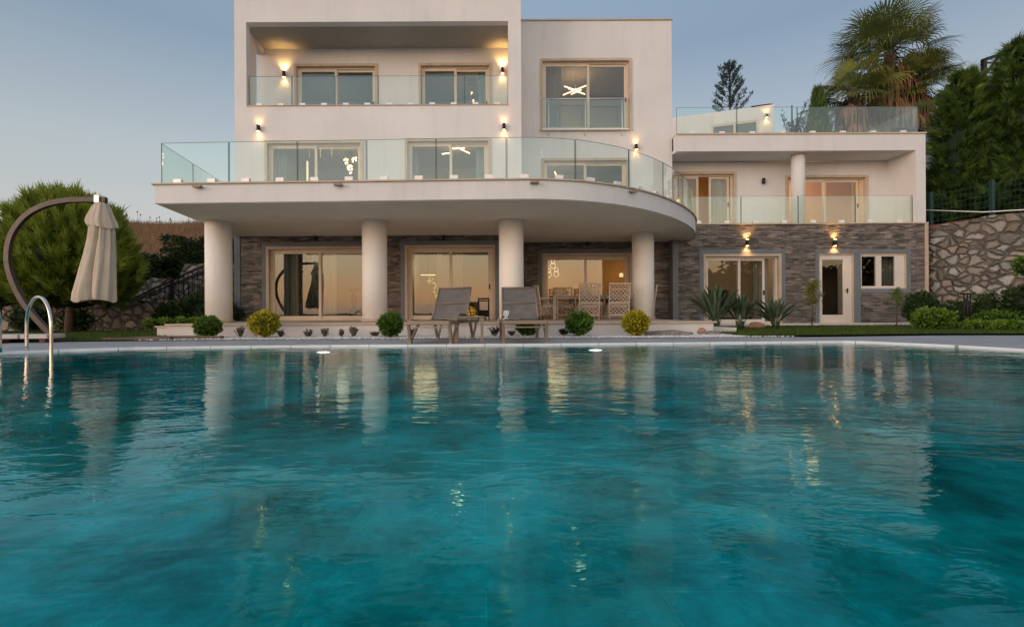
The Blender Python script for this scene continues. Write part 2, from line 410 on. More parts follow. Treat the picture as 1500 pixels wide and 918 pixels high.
def m_water():
    t=NT('pool_water_surface')
    g=t.n('ShaderNodeNewGeometry')
    mp=t.n('ShaderNodeMapping'); t.l(g.outputs['Position'],mp.inputs[0]); mp.inputs['Scale'].default_value=(1.0,2.1,1); mp.inputs['Rotation'].default_value=(0,0,R(9))
    big=t.noise(mp.outputs[0],.9,2,.5)
    mid=t.noise(mp.outputs[0],3.0,3,.55,.6)
    mp2=t.n('ShaderNodeMapping'); t.l(g.outputs['Position'],mp2.inputs[0]); mp2.inputs['Scale'].default_value=(1.0,1.7,1); mp2.inputs['Rotation'].default_value=(0,0,R(-22))
    sm=t.noise(mp2.outputs[0],9,3,.55,.4)
    # calm and ruffled areas
    area=t.ramp(t.noise(t.coord((1,1,1),'World'),.28,2),[(.38,(.45,.45,.45)),(.62,(1.25,1.25,1.25))])
    h=t.math('ADD',t.math('MULTIPLY',big,.22),t.math('MULTIPLY',t.math('ADD',t.math('MULTIPLY',mid,.21),t.math('MULTIPLY',sm,.065)),area))
    nm=t.bump(h,1.0,.030)
    fr=t.n('ShaderNodeFresnel'); fr.inputs[0].default_value=1.34; t.l(nm,fr.inputs['Normal'])
    gl=t.n('ShaderNodeBsdfGlossy'); gl.inputs['Roughness'].default_value=.015; t.l(nm,gl.inputs['Normal']); t.l(t.ramp(fr.outputs[0],[(.06,(.27,.80,.86)),(.20,(.58,.91,.94)),(.5,(.97,.98,.97))]),gl.inputs[0])
    tr=t.n('ShaderNodeBsdfTransparent'); tr.inputs[0].default_value=(.45,.98,.98,1)
    # light scattered back by the body of the water
    pat=t.math('ADD',t.math('MULTIPLY',t.noise(t.coord((1,1,1),'World'),.75,4,.55,.6),.48),t.math('MULTIPLY',t.noise(t.coord((1,1,1),'World',(0,0,R(30))),3.4,8,.75,.3),.52))
    df=t.n('ShaderNodeBsdfDiffuse'); t.l(t.ramp(pat,[(.39,(0,.12,.14)),(.47,(0,.38,.40)),(.52,(0,.60,.65)),(.60,(.0,.92,.95))]),df.inputs[0])
    body=t.n('ShaderNodeMixShader'); body.inputs[0].default_value=.27; t.l(tr.outputs[0],body.inputs[1]); t.l(df.outputs[0],body.inputs[2])
    mx=t.n('ShaderNodeMixShader'); t.l(fr.outputs[0],mx.inputs[0]); t.l(body.outputs[0],mx.inputs[1]); t.l(gl.outputs[0],mx.inputs[2])
    return t.done(mx.outputs[0])
M['water']=m_water()

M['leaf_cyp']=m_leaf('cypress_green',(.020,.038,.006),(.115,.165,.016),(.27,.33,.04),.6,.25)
M['leaf_con']=m_leaf('conifer_green',(.012,.03,.010),(.045,.09,.018),(.13,.20,.03),.6,.2,.8)
M['leaf_hedge']=m_leaf('hedge_green',(.006,.016,.006),(.022,.045,.012),(.05,.085,.02),.6,.2)
M['leaf_box']=m_leaf('boxwood_green',(.02,.05,.008),(.06,.13,.014),(.13,.23,.03),.5,.25)
M['leaf_yellow']=m_leaf('golden_leaf',(.09,.10,.01),(.30,.27,.015),(.55,.46,.03),.5,.3,6)
M['leaf_bright']=m_leaf('bright_leaf',(.025,.06,.006),(.08,.16,.015),(.17,.28,.03),.5,.3)
M['leaf_grey']=m_leaf('grey_leaf',(.07,.07,.05),(.15,.14,.10),(.25,.23,.18),.8,.2)
M['leaf_strel']=m_leaf('strelitzia_leaf',(.02,.04,.02),(.06,.10,.05),(.16,.21,.13),.4,.2,3)
M['leaf_palm']=m_leaf('palm_green',(.03,.055,.015),(.10,.14,.04),(.30,.30,.07),.5,.25,.5)
M['leaf_dead']=m_leaf('dead_frond',(.08,.045,.025),(.27,.155,.085),(.46,.29,.17),.9,.25,.6)
M['leaf_yg']=m_leaf('young_tree_leaf',(.07,.08,.015),(.17,.18,.03),(.30,.30,.06),.6,.35)
M['grass']=m_leaf('grass_blade',(.025,.05,.008),(.06,.10,.015),(.12,.17,.03),.7,.3)
M['drygrass']=m_leaf('dry_grass',(.10,.055,.03),(.22,.13,.075),(.36,.23,.13),.9,.3,.6)
M['leaf_arau']=m_leaf('araucaria_green',(.02,.04,.045),(.035,.065,.065),(.06,.10,.09),.7,.15)

# ------------------------------------------------------------------ world, sun, camera
def make_world():
    w=bpy.data.worlds.new('World'); sc.world=w; w.use_nodes=True
    t=w.node_tree; t.nodes.clear()
    N=lambda ty: t.nodes.new(ty)
    out=N('ShaderNodeOutputWorld'); bg=N('ShaderNodeBackground'); t.links.new(bg.outputs[0],out.inputs[0])
    sky=N('ShaderNodeTexSky'); sky.sky_type='NISHITA'; sky.sun_disc=False; sky.sun_elevation=SUN_EL; sky.sun_rotation=SUN_ROT
    sky.air_density=1.0; sky.dust_density=2.0; sky.ozone_density=2.0
    tc=N('ShaderNodeTexCoord'); sp=N('ShaderNodeSeparateXYZ'); t.links.new(tc.outputs['Generated'],sp.inputs[0])
    def ma(op,a,b,clamp=False):
        n=N('ShaderNodeMath'); n.operation=op; n.use_clamp=clamp
        for i,v in enumerate((a,b)):
            if isinstance(v,(int,float)): n.inputs[i].default_value=v
            else: t.links.new(v,n.inputs[i])
        return n.outputs[0]
    def ramp(f,st):
        r=N('ShaderNodeValToRGB'); t.links.new(f,r.inputs[0]); e=r.color_ramp.elements
        while len(e)<len(st): e.new(.5)
        for q,(p,c) in zip(e,st): q.position=p; q.color=(*c,1)
        return r.outputs[0]
    def mix(f,a,b,ty='MIX'):
        n=N('ShaderNodeMix'); n.data_type='RGBA'; n.blend_type=ty; n.clamp_result=False
        for i,v in ((0,f),(6,a),(7,b)):
            if isinstance(v,(int,float)): n.inputs[i].default_value=v
            else: t.links.new(v,n.inputs[i])
        return n.outputs[2]
    z=sp.outputs[2]
    # dusk sky away from the sun: pale warm band at the horizon, soft blue above
    front=ramp(z,[(0.0,(.80,.70,.60)),(.12,(.76,.74,.70)),(.28,(.60,.66,.70)),(.46,(.32,.43,.56)),(.62,(.34,.46,.60)),(1,(.42,.48,.58))])
    # side to side: brighter toward the left
    side=ramp(ma('ADD',ma('MULTIPLY',sp.outputs[0],.5),.5),[(0.15,(.84,.86,.86)),(.5,(1.0,1.0,1.0)),(.8,(.84,.86,.90))])
    front=mix(1,front,side,'MULTIPLY')
    # toward the sun: the afterglow
    back=ramp(z,[(0.0,(2.1,1.45,1.15)),(.035,(3.9,2.05,1.0)),(.11,(3.8,2.8,1.8)),(.22,(1.9,1.85,1.75)),(.4,(.95,1.02,1.10)),(.6,(.75,.82,.9)),(1,(.42,.48,.58))])
    dirn=ma('ADD',ma('MULTIPLY',sp.outputs[1],-.90),ma('MULTIPLY',sp.outputs[0],-.42))
    f=ramp(ma('ADD',ma('MULTIPLY',dirn,.5),.5),[(.46,(0,0,0)),(.86,(1,1,1))])
    base=mix(f,front,back)
    sk=mix(1,sky.outputs[0],ramp(z,[(0,(.10,.10,.10)),(1,(.10,.10,.10))]),'MULTIPLY')
    col=mix(.12,base,sk)
    t.links.new(col,bg.inputs[0]); bg.inputs[1].default_value=SKY
SUN_EL=R(5); SUN_AZ=R(236)   # compass-like: 180 is straight behind the camera (-Y), >180 is to its left
SUN_ROT=SUN_AZ; SKY=1.0
make_world()
sl=bpy.data.lights.new('sun','SUN'); sl.energy=.9; sl.angle=R(25); sl.color=(1,.78,.68)
so=bpy.data.objects.new('sun',sl); C.objects.link(so)
sd=Vector((math.sin(SUN_AZ)*math.cos(SUN_EL*2),math.cos(SUN_AZ)*math.cos(SUN_EL*2),math.sin(SUN_EL*2)))
so.rotation_euler=sd.to_track_quat('Z','Y').to_euler(); so.location=(-10,-20,12)

cam=bpy.data.cameras.new('camera'); co_=bpy.data.objects.new('camera',cam); C.objects.link(co_)
cam.sensor_width=36; cam.lens=F/1500*36; cam.shift_x=40/1500; cam.clip_end=3000; cam.clip_start=.05
co_.matrix_world=Matrix.Translation((0,0,CAMZ)) @ Matrix.Rotation(R(90),4,'X') @ Matrix.Rotation(-ROLL,4,'Z')
sc.camera=co_
sc.view_settings.view_transform='Standard'; sc.view_settings.look='None'; sc.view_settings.exposure=0; sc.view_settings.gamma=1
sc.cycles.use_denoising=True; sc.cycles.max_bounces=12; sc.cycles.transparent_max_bounces=24; sc.cycles.diffuse_bounces=4; sc.cycles.glossy_bounces=5
sc.cycles.sample_clamp_indirect=4; sc.cycles.caustics_reflective=True; sc.cycles.caustics_refractive=False; sc.cycles.blur_glossy=1.0

# ------------------------------------------------------------------ ground, deck, pool
pool=[(-6.72,6.57),(-6.1,7.02),(-5.4,7.36),(-4.5,7.54),(-3.4,7.63),(-1.8,7.67),(-.1,7.70),(1.6,7.78),(3.26,7.87),(4.8,7.98),(6.05,8.06),
      (6.32,7.95),(6.60,7.4),(6.82,6.92),(6.95,6.1),(7.05,3.0),(7.1,-.45),(-7.9,-.45),(-8.1,3.5),(-7.8,5.2),(-7.35,6.0)]
def inside(p,poly):
    x,y=p; c=False; n=len(poly)
    for i in range(n):
        x1,y1=poly[i]; x2,y2=poly[(i+1)%n]
        if (y1>y)!=(y2>y) and x<(x2-x1)*(y-y1)/(y2-y1)+x1: c=not c
    return c
def sheet(name, outer, hole, z, mat):
    pts=[Vector(p) for p in outer]+[Vector(p) for p in hole]; n=len(outer); m=len(hole)
    e=[(i,(i+1)%n) for i in range(n)]+[(n+i,n+(i+1)%m) for i in range(m)]
    r=delaunay_2d_cdt(pts,e,[],0,1e-6)
    mb=MB(); fs=[]
    for f in r[2]:
        c=sum((r[0][i] for i in f),Vector((0,0)))/len(f)
        if inside(c,outer) and not (hole and inside(c,hole)): fs.append(tuple(f))
    def ccw(f):
        a,b,c=[r[0][i] for i in f[:3]]; return f if (b-a).cross(c-a)>0 else f[::-1]
    mb.add([(v.x,v.y,z) for v in r[0]],[ccw(f) for f in fs])
    return mb.build(name,mat)
def offset_poly(poly,d):
    out=[]; n=len(poly)
    for i in range(n):
        p=Vector(poly[i]); a=(p-Vector(poly[i-1])).normalized(); b=(Vector(poly[(i+1)%n])-p).normalized()
        t=(a+b).normalized(); nn=Vector((-t.y,t.x)); out.append(tuple(p+nn*d))
    return out
cop_out=offset_poly(pool,.09)      # polygon runs clockwise, so left of travel is outward
if not inside(pool[3],cop_out): cop_out=offset_poly(pool,-.09)
struct(sheet('ground',[(-900,-900),(900,-900),(900,900),(-900,900)],cop_out,-.06,M['ground']))
deck_outer=[(-30,-6),(30,-6),(30,8.0),(17,9.1),(9.5,9.9),(6.3,9.5),(3.5,9.45),(-4.6,9.5),(-8.2,9.15),(-12,8.6),(-30,8.2)]
struct(sheet('deck',deck_outer,cop_out,-.004,M['deck']))
# coping ring with an inner lip
mb=MB(); n=len(pool)
for i in range(n):
    j=(i+1)%n; a,b,c,d=pool[i],pool[j],cop_out[j],cop_out[i]
    mb.add([(*a,.006),(*b,.006),(*c,.006),(*d,.006)],[(0,1,2,3)])
    mb.add([(*a,-.10),(*b,-.10),(*b,.006),(*a,.006)],[(0,1,2,3)])
    mb.add([(*d,-.05),(*c,-.05),(*c,.006),(*d,.006)],[(0,1,2,3)])
struct(mb.build('pool_coping',M['coping']))
mb=MB(); ZB=-1.25
for i in range(n):
    j=(i+1)%n; a,b=pool[i],pool[j]
    mb.add([(*a,ZB),(*b,ZB),(*b,-.10),(*a,-.10)],[(0,1,2,3)])
r=delaunay_2d_cdt([Vector(p) for p in pool],[],[list(range(n))],1,1e-6)
mb.add([(v.x,v.y,ZB) for v in r[0]],[tuple(f) for f in r[2]])
struct(mb.build('pool_basin',M['tile']))
mb=MB(); mb.add([(v.x,v.y,-.02) for v in r[0]],[tuple(f) for f in r[2]])
wo=struct(mb.build('pool_water',M['water']))
for poly in wo.data.polygons:
    if poly.normal.z<0: poly.flip()

# lawns
lawn_l=[(-40,9.0),(-12,8.6),(-8.2,9.16),(-6.9,9.3),(-6.9,11.4),(-8.2,15.0),(-9,17),(-40,17)]
lawn_r=[(5.3,9.6),(6.3,9.52),(9.5,9.95),(17,9.15),(30,8.0),(30,20),(5.0,20),(5.3,12)]
def grass_patch(name, poly, zf, n, mat, hmin, hmax, w, wide=1):
    xs=[p[0] for p in poly]; ys=[p[1] for p in poly]; P=[]
    while len(P)<n:
        x=random.uniform(min(xs),max(xs)); y=min(ys)+(max(ys)-min(ys))*random.random()**1.3
        if inside((x,y),poly) and abs(x-.4)<y*1.35+1: P.append((x,y,zf(x,y)))
    P=np.array(P); a=rng.uniform(0,2*PI,n); h=rng.uniform(hmin,hmax,n)
    dx=np.stack([np.cos(a),np.sin(a),0*a],1)*w; ln=rng.normal(0,.35,(n,3))*h[:,None]; ln[:,2]=h
    V=np.concatenate([P-dx,P+dx,P+ln],1).reshape(-1,3); Fc=np.arange(3*n).reshape(-1,3)
    return npmesh(name,V,Fc,mat,None,rng.uniform(0,1,n))
mb=MB()
sheet_l=sheet('lawn',lawn_l,[],.01,M['lawn_base']); struct(sheet_l)
sheet_r=sheet('lawn',lawn_r,[],.03,M['lawn_base']); struct(sheet_r)
g=grass_patch('grass',[(-20,8.95),(-12,8.65),(-8.2,9.2),(-6.9,9.35),(-6.95,11.3),(-8.4,15.0),(-20,15)],lambda x,y:.01,26000,M['grass'],.03,.07,.006); struct(g,'short green lawn grass left of the terrace','stuff')
g=grass_patch('grass',[(5.3,9.65),(6.3,9.57),(9.5,10.0),(17,9.2),(20,9),(20,15.9),(5.2,16)],lambda x,y:.03,30000,M['grass'],.03,.07,.006); struct(g,'short green lawn grass below the stone clad wing','stuff')
# gravel bed
gr=[(-7.1,9.42),(-4.6,9.5),(3.5,9.45),(6.3,9.5),(5.3,10.75),(-7.1,10.75)]
struct(sheet('gravel_bed',gr,[],.004,M['gravel_base']))
V=[];Fc=[]; n=5200; base=np.array([(1,0,0),(-1,0,0),(0,1,0),(0,-1,0),(0,0,1),(0,0,-1)],float)
ff=np.array([(0,2,4),(2,1,4),(1,3,4),(3,0,4),(2,0,5),(1,2,5),(3,1,5),(0,3,5)])
pts=[]
while len(pts)<n:
    p=(random.uniform(-7.0,6.2),random.uniform(9.46,10.72))
    if inside(p,gr): pts.append((*p,.012))
pts=np.array(pts); rr=rng.uniform(.012,.032,(n,1,3)); rr[:,:,2]*=.7
V=(pts[:,None,:]+base[None]*rr).reshape(-1,3); Fc=(ff[None]+6*np.arange(n)[:,None,None]).reshape(-1,3)
g=npmesh('gravel',V,Fc,M['pebble'],None,None,True); struct(g,'white pebbles along the foot of the terrace','stuff')

# ------------------------------------------------------------------ the villa
DL=15.22; DR=16.8; DW=16.4; DB=16.75; DWB=17.6
XL=-7.93; XM=1.2; XR=6.62; XE=pX(1357,DW)
ZT=.30      # terrace floor
ZS0=3.0; ZS1=3.41   # balcony slab
villa=thing('villa','white three storey villa with curved balcony, round columns and stone clad ground floor','house',(0,DL,0))

def rectwall(mb,D,x0,x1,z0,z1,holes,th=.25):
    """solid wall facing the camera with rectangular openings"""
    xs=sorted({x0,x1,*[min(max(h[0],x0),x1) for h in holes],*[min(max(h[1],x0),x1) for h in holes]})
    zs=sorted({z0,z1,*[min(max(h[2],z0),z1) for h in holes],*[min(max(h[3],z0),z1) for h in holes]})
    ok=lambda x,z: not any(h[0]<x<h[1] and h[2]<z<h[3] for h in holes)
    for i in range(len(xs)-1):
        run=None
        for k in range(len(zs)-1):
            free=ok((xs[i]+xs[i+1])/2,(zs[k]+zs[k+1])/2)
            if free and run is None: run=zs[k]
            if not free and run is not None: mb.box(xs[i],xs[i+1],D,D+th,run,zs[k]); run=None
        if run is not None: mb.box(xs[i],xs[i+1],D,D+th,run,zs[-1])
# openings, measured in the photo: (x0,x1,ytop,ybottom or z)
def op(x0,x1,yt,D,zb=None,yb=None):
    a=px(x0,yt,D); b=px(x1,yt,D); z0=zb if zb is not None else pZ(yb,D,(x0+x1)/2)
    return (a[0],b[0],z0,(a[1]+b[1])/2)
G1=op(390,553,361,DL,ZT+.02); G2=op(593,725,359,DL,ZT+.02); G3=op(794,926,371,DR,ZT+.02)
S1=op(388,532,206,DL,ZS1+.02); S2=op(593,719,203,DL,ZS1+.02); S3=op(793,922,232,DR,ZS1+.02)
U3=op(791,925,86,DR,yb=190)
T1=op(431,553,94,DB,6.85); T2=op(613,720,93,DB,6.85)
WA=op(1030,1144,372,DW,.12); WD=op(1199,1251,371,DW,.12); WW=op(1260,1328,371,DW,yb=423)
LA=op(985,1078,252,DWB,3.55); LB=op(1150,1271,257,DWB,3.55)
LOG=(px(361,154,DL)[0],px(745,154,DL)[0],px(550,155,DL)[1],px(550,32,DL)[1])

# plaster walls (left block above the slab, right block, wing)
mb=MB()
rectwall(mb,DL,XL,XM,ZS0,11.6,[S1,S2,LOG])
mb.box(XL,XL+.25,DL+.25,DL+.95,ZS0,11.6)         # side pier of the loggia
mb.box(XL,XL+.25,DL+.95,DB+.02,ZS0,LOG[2]); mb.box(XL,XL+.25,DL+.95,DB+.02,9.62,11.6)
mb.box(XL,XL+.25,DB+.02,21,ZS0,11.6)
rectwall(mb,DB,XL+.25,XM-.25,6.6,9.9,[T1,T2],.2)
mb.box(XM-.25,XM,DL+.25,21,0.0,11.6)
rectwall(mb,DR,XM,XR,ZS0,10.72,[S3,U3])
mb.box(XR-.25,XR,DR+.25,21,0,10.72)
# wing
zf0=pZ(221,DW,1160); zf1=pZ(197,DW,1180)
mb.box(XR,XE,DW,DW+.3,zf0,zf1)                    # fascia
mb.box(XE-.33,XE,DW+.3,22,3.52,zf1); mb.box(XE-.33,XE,DW,DW+.3,3.52,zf0)
rectwall(mb,DWB,XR,XE-.33,3.52,zf0,[LA,LB],.2)
mb.box(XL,XE,21,21.2,0,6.5); mb.box(XL,XM,21,21.2,6.5,11.6); mb.box(XM,XR,21,21.2,6.5,10.72)
mb.build('wall',M['plaster'],villa)
# ground floor stone cladding
mb=MB()
rectwall(mb,DL,XL,XM,0,ZS0,[(G1[0]-.14,G1[1]+.14,0,G1[3]+.14),(G2[0]-.14,G2[1]+.14,0,G2[3]+.14)])
rectwall(mb,DR,XM,XR,0,ZS0,[(G3[0]-.14,G3[1]+.14,0,G3[3]+.14)])
rectwall(mb,DW,XR,XE,0,3.5,[(WA[0]-.14,WA[1]+.14,0,WA[3]+.14),(WD[0]-.12,WD[1]+.001,0,WD[3]+.12),(WD[1],WW[0],0,WD[3]+.12),(WW[0]-.001,WW[1]+.12,WW[2]-.14,WW[3]+.12)])
mb.box(XL,XL+.25,DL+.25,21,0,ZS0); mb.box(XE-.25,XE,DW+.25,21.9,0,3.5)
mb.build('stone_cladding',M['ledger'],villa)
# grey render bands round the ground floor openings
def band(D,h,w,top=True,bottom=False,proud=.02):
    x0,x1,z0,z1=h; m=MB()
    m.box(x0-w,x0,D-proud,D+.2,z0 if not bottom else z0-w,z1+w); m.box(x1,x1+w,D-proud,D+.2,z0 if not bottom else z0-w,z1+w); m.box(x0,x1,D-proud,D+.2,z1,z1+w)
    if bottom: m.box(x0,x1,D-proud,D+.2,z0-w,z0)
    return m.build('window_band',M['greytrim'],villa)
for D,h in ((DL,G1),(DL,G2),(DR,G3),(DW,WA)): band(D,h,.14)
mb=MB(); x0,x1,z0,z1=WD
mb.box(x0-.12,x0,DW-.02,DW+.2,.05,z1+.12); mb.box(x0,WW[1]+.12,DW-.02,DW+.2,z1,z1+.12); mb.box(x1,WW[0],DW-.02,DW+.2,.05,z1)
mb.box(WW[0],WW[1],DW-.02,DW+.2,WW[2]-.14,WW[2]); mb.box(WW[1],WW[1]+.12,DW-.02,DW+.2,WW[2]-.14,z1)
mb.build('window_band',M['greytrim'],villa)
mb=MB(); mb.box(XL-.03,XL+.16,DL-.03,DL+.3,ZT,ZS0); mb.build('corner_trim',M['greytrim'],villa); mb=MB(); mb.box(XR-.17,XR+.02,DW-.03,DW+.3,ZT-.2,ZS0+.003)
mb.build('corner_trim',M['greytrim'],villa)
mb=MB(); mb.box(XE-.05,XE+.06,DW-.03,DW+.08,0,3.55); mb.box(XR,XE+.05,DW-.05,DW+.12,3.5,3.545); mb.build('edge_trim',M['stonetrim'],villa)
mb=MB(); mb.box(XR+.2,XE-.1,DW-.16,DW,.0,.11); mb.build('plinth',M['terrace_white'],villa)

# slabs, ceilings, roofs
mb=MB(); mb.box(XL,XM,DL+.01,21,11.6,11.85); mb.box(XM,XR,DR,21,10.72,10.76); mb.build('roof',M['plaster'],villa)
mb=MB(); mb.box(XM,XR+.03,DR-.05,DR+.3,10.762,10.80); mb.box(XR,XE+.02,DW-.04,22,zf1,zf1+.05); mb.build('roof_edge',M['stonetrim'],villa)
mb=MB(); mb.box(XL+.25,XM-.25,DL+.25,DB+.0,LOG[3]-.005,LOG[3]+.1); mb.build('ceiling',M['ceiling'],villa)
mb=MB(); mb.box(XR,XE-.33,DW+.3,DWB,zf0+.02,zf0+.12); mb.build('ceiling',M['plaster'],villa)
mb=MB()
mb.box(XL+.25,XM-.25,DL+.25,DB,6.6,6.8); mb.build('loggia_floor',M['terrace_white'],villa); mb=MB()
mb.box(XR,XE-.33,DW+.02,DWB,3.3,3.498)
mb.build('loggia_floor',M['terrace_white'],villa)
mb=MB()    # inner floors, partitions
mb.box(XL+.25,XM-.25,DL+.25,20.98,ZS0+.1,ZS1-.02); mb.box(XL+.25,XM-.25,DB+.2,20.98,6.6,6.8); mb.box(XL+.25,XM-.25,DB+.2,20.98,9.5,9.7)
mb.box(XM,XR-.25,DR+.25,20.98,ZS0+.1,ZS1-.02); mb.box(XM,XR-.25,DR+.25,20.98,6.3,6.5); mb.box(XM,XR-.25,DR+.25,20.98,9.6,9.8)
mb.box(XR,XE-.33,DWB+.2,20.98,3.3,3.5); mb.box(XR,XE-.33,DWB+.2,20.98,6.1,6.3)
mb.box(XR,XE-.33,DW+.3,20.98,3.1,3.3)
mb.build('inner_floor',M['room'],villa)
mb=MB(); mb.box(XL+.25,XM-.25,20.0,20.1,ZT,9.4); mb.box(XM,XR-.25,20.0,20.1,ZS1,9.5); mb.box(XR,XE-.33,20.0,20.1,0.1,3.1)
mb.box(-2.72,-2.6,DL+.26,20,ZT+.01,3.08); mb.box(-2.72,-2.6,DL+.26,20,ZS1,6.58); mb.box(-2.72,-2.6,DB+.22,20,6.82,9.48)
mb.box(11.2,11.3,DW+.26,20,.1,3.08)
mb.build('room_wall',M['room'],villa)
mb=MB(); mb.box(XM,XR-.25,19.9,20.0,ZT,3.09); mb.build('room_wall',M['dining_wall'],villa)
mb=MB(); mb.box(XR,XE-.35,19.3,19.4,3.52,6.08); mb.box(9.9,10.0,DWB+.22,19.3,3.52,6.08); mb.build('room_wall',M['room_warm'],villa)
mb=MB(); mb.box(XL+.25,XM-.25,DL+.25,20,ZT-.1,ZT+.01); mb.box(XM,XR-.25,DR+.25,20,ZT-.1,ZT+.01); mb.box(XR,XE-.3,DW+.25,20,0,.1); mb.build('room_floor',M['roomfloor'],villa)

# curved balcony
bal=[(-7.93,15.2),(-7.38,10.70),(-5,10.62),(-2.5,10.55),(-.2,10.47),(1.0,10.45),(1.7,10.53),(2.3,10.68),(3.05,11.02),(3.6,11.36),(4.1,11.75),(4.65,12.25),(5.15,12.80),(5.65,13.43),(6.15,14.15),(6.55,14.85),(6.85,15.5),(7.0,16.0),(7.05,16.39),(XR,16.39),(XR,16.79),(XM,16.79),(XM,15.2)]
def smooth_poly(poly,i0,i1,k=4):
    P=[Vector(p) for p in poly]; out=[tuple(p) for p in poly[:i0]]
    for i in range(i0,i1):
        p0,p1,p2,p3=P[max(i-1,0)],P[i],P[i+1],P[min(i+2,len(P)-1)]
        for j in range(k):
            t=j/k; out.append(tuple(.5*((2*p1)+(-p0+p2)*t+(2*p0-5*p1+4*p2-p3)*t*t+(-p0+3*p1-3*p2+p3)*t**3)))
    return out+[tuple(p) for p in poly[i1:]]
balS=smooth_poly(bal,5,18)
mb=MB(); mb.prism(balS,ZS0,ZS1); mb.build('balcony_slab',M['plaster'],villa)
# soffit skin, colour lifted above the wall plaster to offset the slab's shade
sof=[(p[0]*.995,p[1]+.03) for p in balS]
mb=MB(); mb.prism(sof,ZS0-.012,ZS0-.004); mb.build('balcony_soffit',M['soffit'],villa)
# lip along the outer edge
k_end=next(i for i,p in enumerate(balS) if p==(7.05,16.39))
outer=balS[0:k_end+1]
def ribbon(mb,path,w0,w1,z0,z1):
    pts=[Vector(p) for p in path]; L=[]
    for i,p in enumerate(pts):
        a=(pts[i]-pts[i-1]).normalized() if i else None; b=(pts[i+1]-pts[i]).normalized() if i<len(pts)-1 else None
        if a is None: t=b; k=1
        elif b is None: t=a; k=1
        else: t=(a+b).normalized(); k=1/max(.5,t.dot(a))
        nn=Vector((-t.y,t.x))*k; L.append((p+nn*w0,p+nn*w1))
    for i in range(len(L)-1):
        (a,b),(c,d)=L[i],L[i+1]
        mb.add([(*a,z0),(*b,z0),(*d,z0),(*c,z0),(*a,z1),(*b,z1),(*d,z1),(*c,z1)],[(0,3,2,1),(4,5,6,7),(0,1,5,4),(1,2,6,5),(2,3,7,6),(3,0,4,7)])
mb=MB(); ribbon(mb,outer,.14,-.05,ZS1+.002,ZS1+.035); mb.build('slab_edge',M['stonetrim'],villa)
for (x,y) in ((-6.35,10.62),(-3.2,10.52),(1.1,10.42),(3.5,11.25),(7.06,15.95)):
    m=MB(); m.box(x-.09,x+.09,y-.09,y+.02,ZS1-.09,ZS1-.05); m.build('drain_spout',M['spout'],villa)

# columns
def column(cx,D,dia,z0,z1,trim=True):
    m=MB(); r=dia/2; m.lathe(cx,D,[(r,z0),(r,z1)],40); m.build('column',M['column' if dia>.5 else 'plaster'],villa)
    if trim: m=MB(); m.lathe(cx,D,[(r+.04,z0),(r+.04,z0+.06),(r+.01,z0+.075)],40); m.build('column_base',M['stonetrim'],villa)
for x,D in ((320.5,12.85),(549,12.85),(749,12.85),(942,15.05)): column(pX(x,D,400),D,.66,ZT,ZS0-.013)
column(pX(1169,16.85,270),16.85,.43,3.5,zf0+.02,False)
m=MB(); m.lathe(XL-.22,16.2,[(.17,0),(.17,3.0)],24); 

# windows
def window(h,D,panes,fm='frame',glass='pane',trim='stonetrim',fw=.08,set_in=.10,handle=True,sill=True,name='window',skip=()):
    """h opening (x0,x1,z0,z1); panes = list of (fraction0, fraction1, inset level)"""
    x0,x1,z0,z1=h
    m=MB(); w=.085
    m.box(x0,x0+w,D-.035,D+.24,z0,z1); m.box(x1-w,x1,D-.035,D+.24,z0,z1); m.box(x0+w,x1-w,D-.035,D+.24,z1-w,z1)
    if sill: m.box(x0-.02,x1+.02,D-.06,D+.2,z0-.045,z0)
    par=m.build('window_surround' if name!='door' else 'door_surround',M[trim],villa)
    X0,X1,Z0,Z1=x0+w,x1-w,z0,z1-w
    f=MB(); yy=D+set_in
    f.box(X0,X0+.05,yy,yy+.12,Z0,Z1); f.box(X1-.05,X1,yy,yy+.12,Z0,Z1); f.box(X0+.05,X1-.05,yy,yy+.12,Z1-.05,Z1); f.box(X0+.05,X1-.05,yy,yy+.12,Z0,Z0+.05)
    fo=f.build(name,M[fm],villa); X0+=.05;X1-=.05;Z0+=.05;Z1-=.05
    W=X1-X0
    for i,(a,b,lv) in enumerate(panes):
        xa,xb=X0+W*a,X0+W*b; y=yy+.012+lv*.05; s=MB()
        s.box(xa,xa+fw,y,y+.04,Z0,Z1); s.box(xb-fw,xb,y,y+.04,Z0,Z1); s.box(xa+fw,xb-fw,y,y+.04,Z1-fw,Z1); s.box(xa+fw,xb-fw,y,y+.04,Z0,Z0+fw)
        so_=s.build('sash',M[fm],fo)
        g=MB(); g.box(xa+fw-.004,xb-fw+.004,y+.014,y+.024,Z0+fw-.004,Z1-fw+.004); g.build('pane',M[glass],fo)
        if handle and i==len(panes)-1:
            hd=MB(); hd.box(xb-fw*.75,xb-fw*.3,y-.035,y-.002,Z0+(Z1-Z0)*.42,Z0+(Z1-Z0)*.42+.16); hd.build('handle',M['black'],fo)
    return fo
two=[(0,.52,0),(.49,1,1)]
window(G1,DL,[(0,.48,0),(.46,.93,1)]); window(G2,DL,two); window(G3,DR,[(0,.5,0),(.48,1,1)])
window(S1,DL,two,glass='pane_clear'); window(S2,DL,[(0,.55,0),(.52,1,1)],glass='pane_clear'); window(S3,DR,two,glass='pane_clear')
window(T1,DB,[(0,.5,0),(.48,1,1)]); window(T2,DB,two)
window(U3,DR,[(0,.55,0),(.52,1,1)])
window(WA,DW,[(0,.5,0),(.46,.86,1)],'frame_white','pane_clear')
window(LA,DWB,[(0,.42,0),(.62,.98,1)],glass='pane_clear'); window(LB,DWB,[(0,.52,0),(.49,.97,1)],glass='pane_clear')
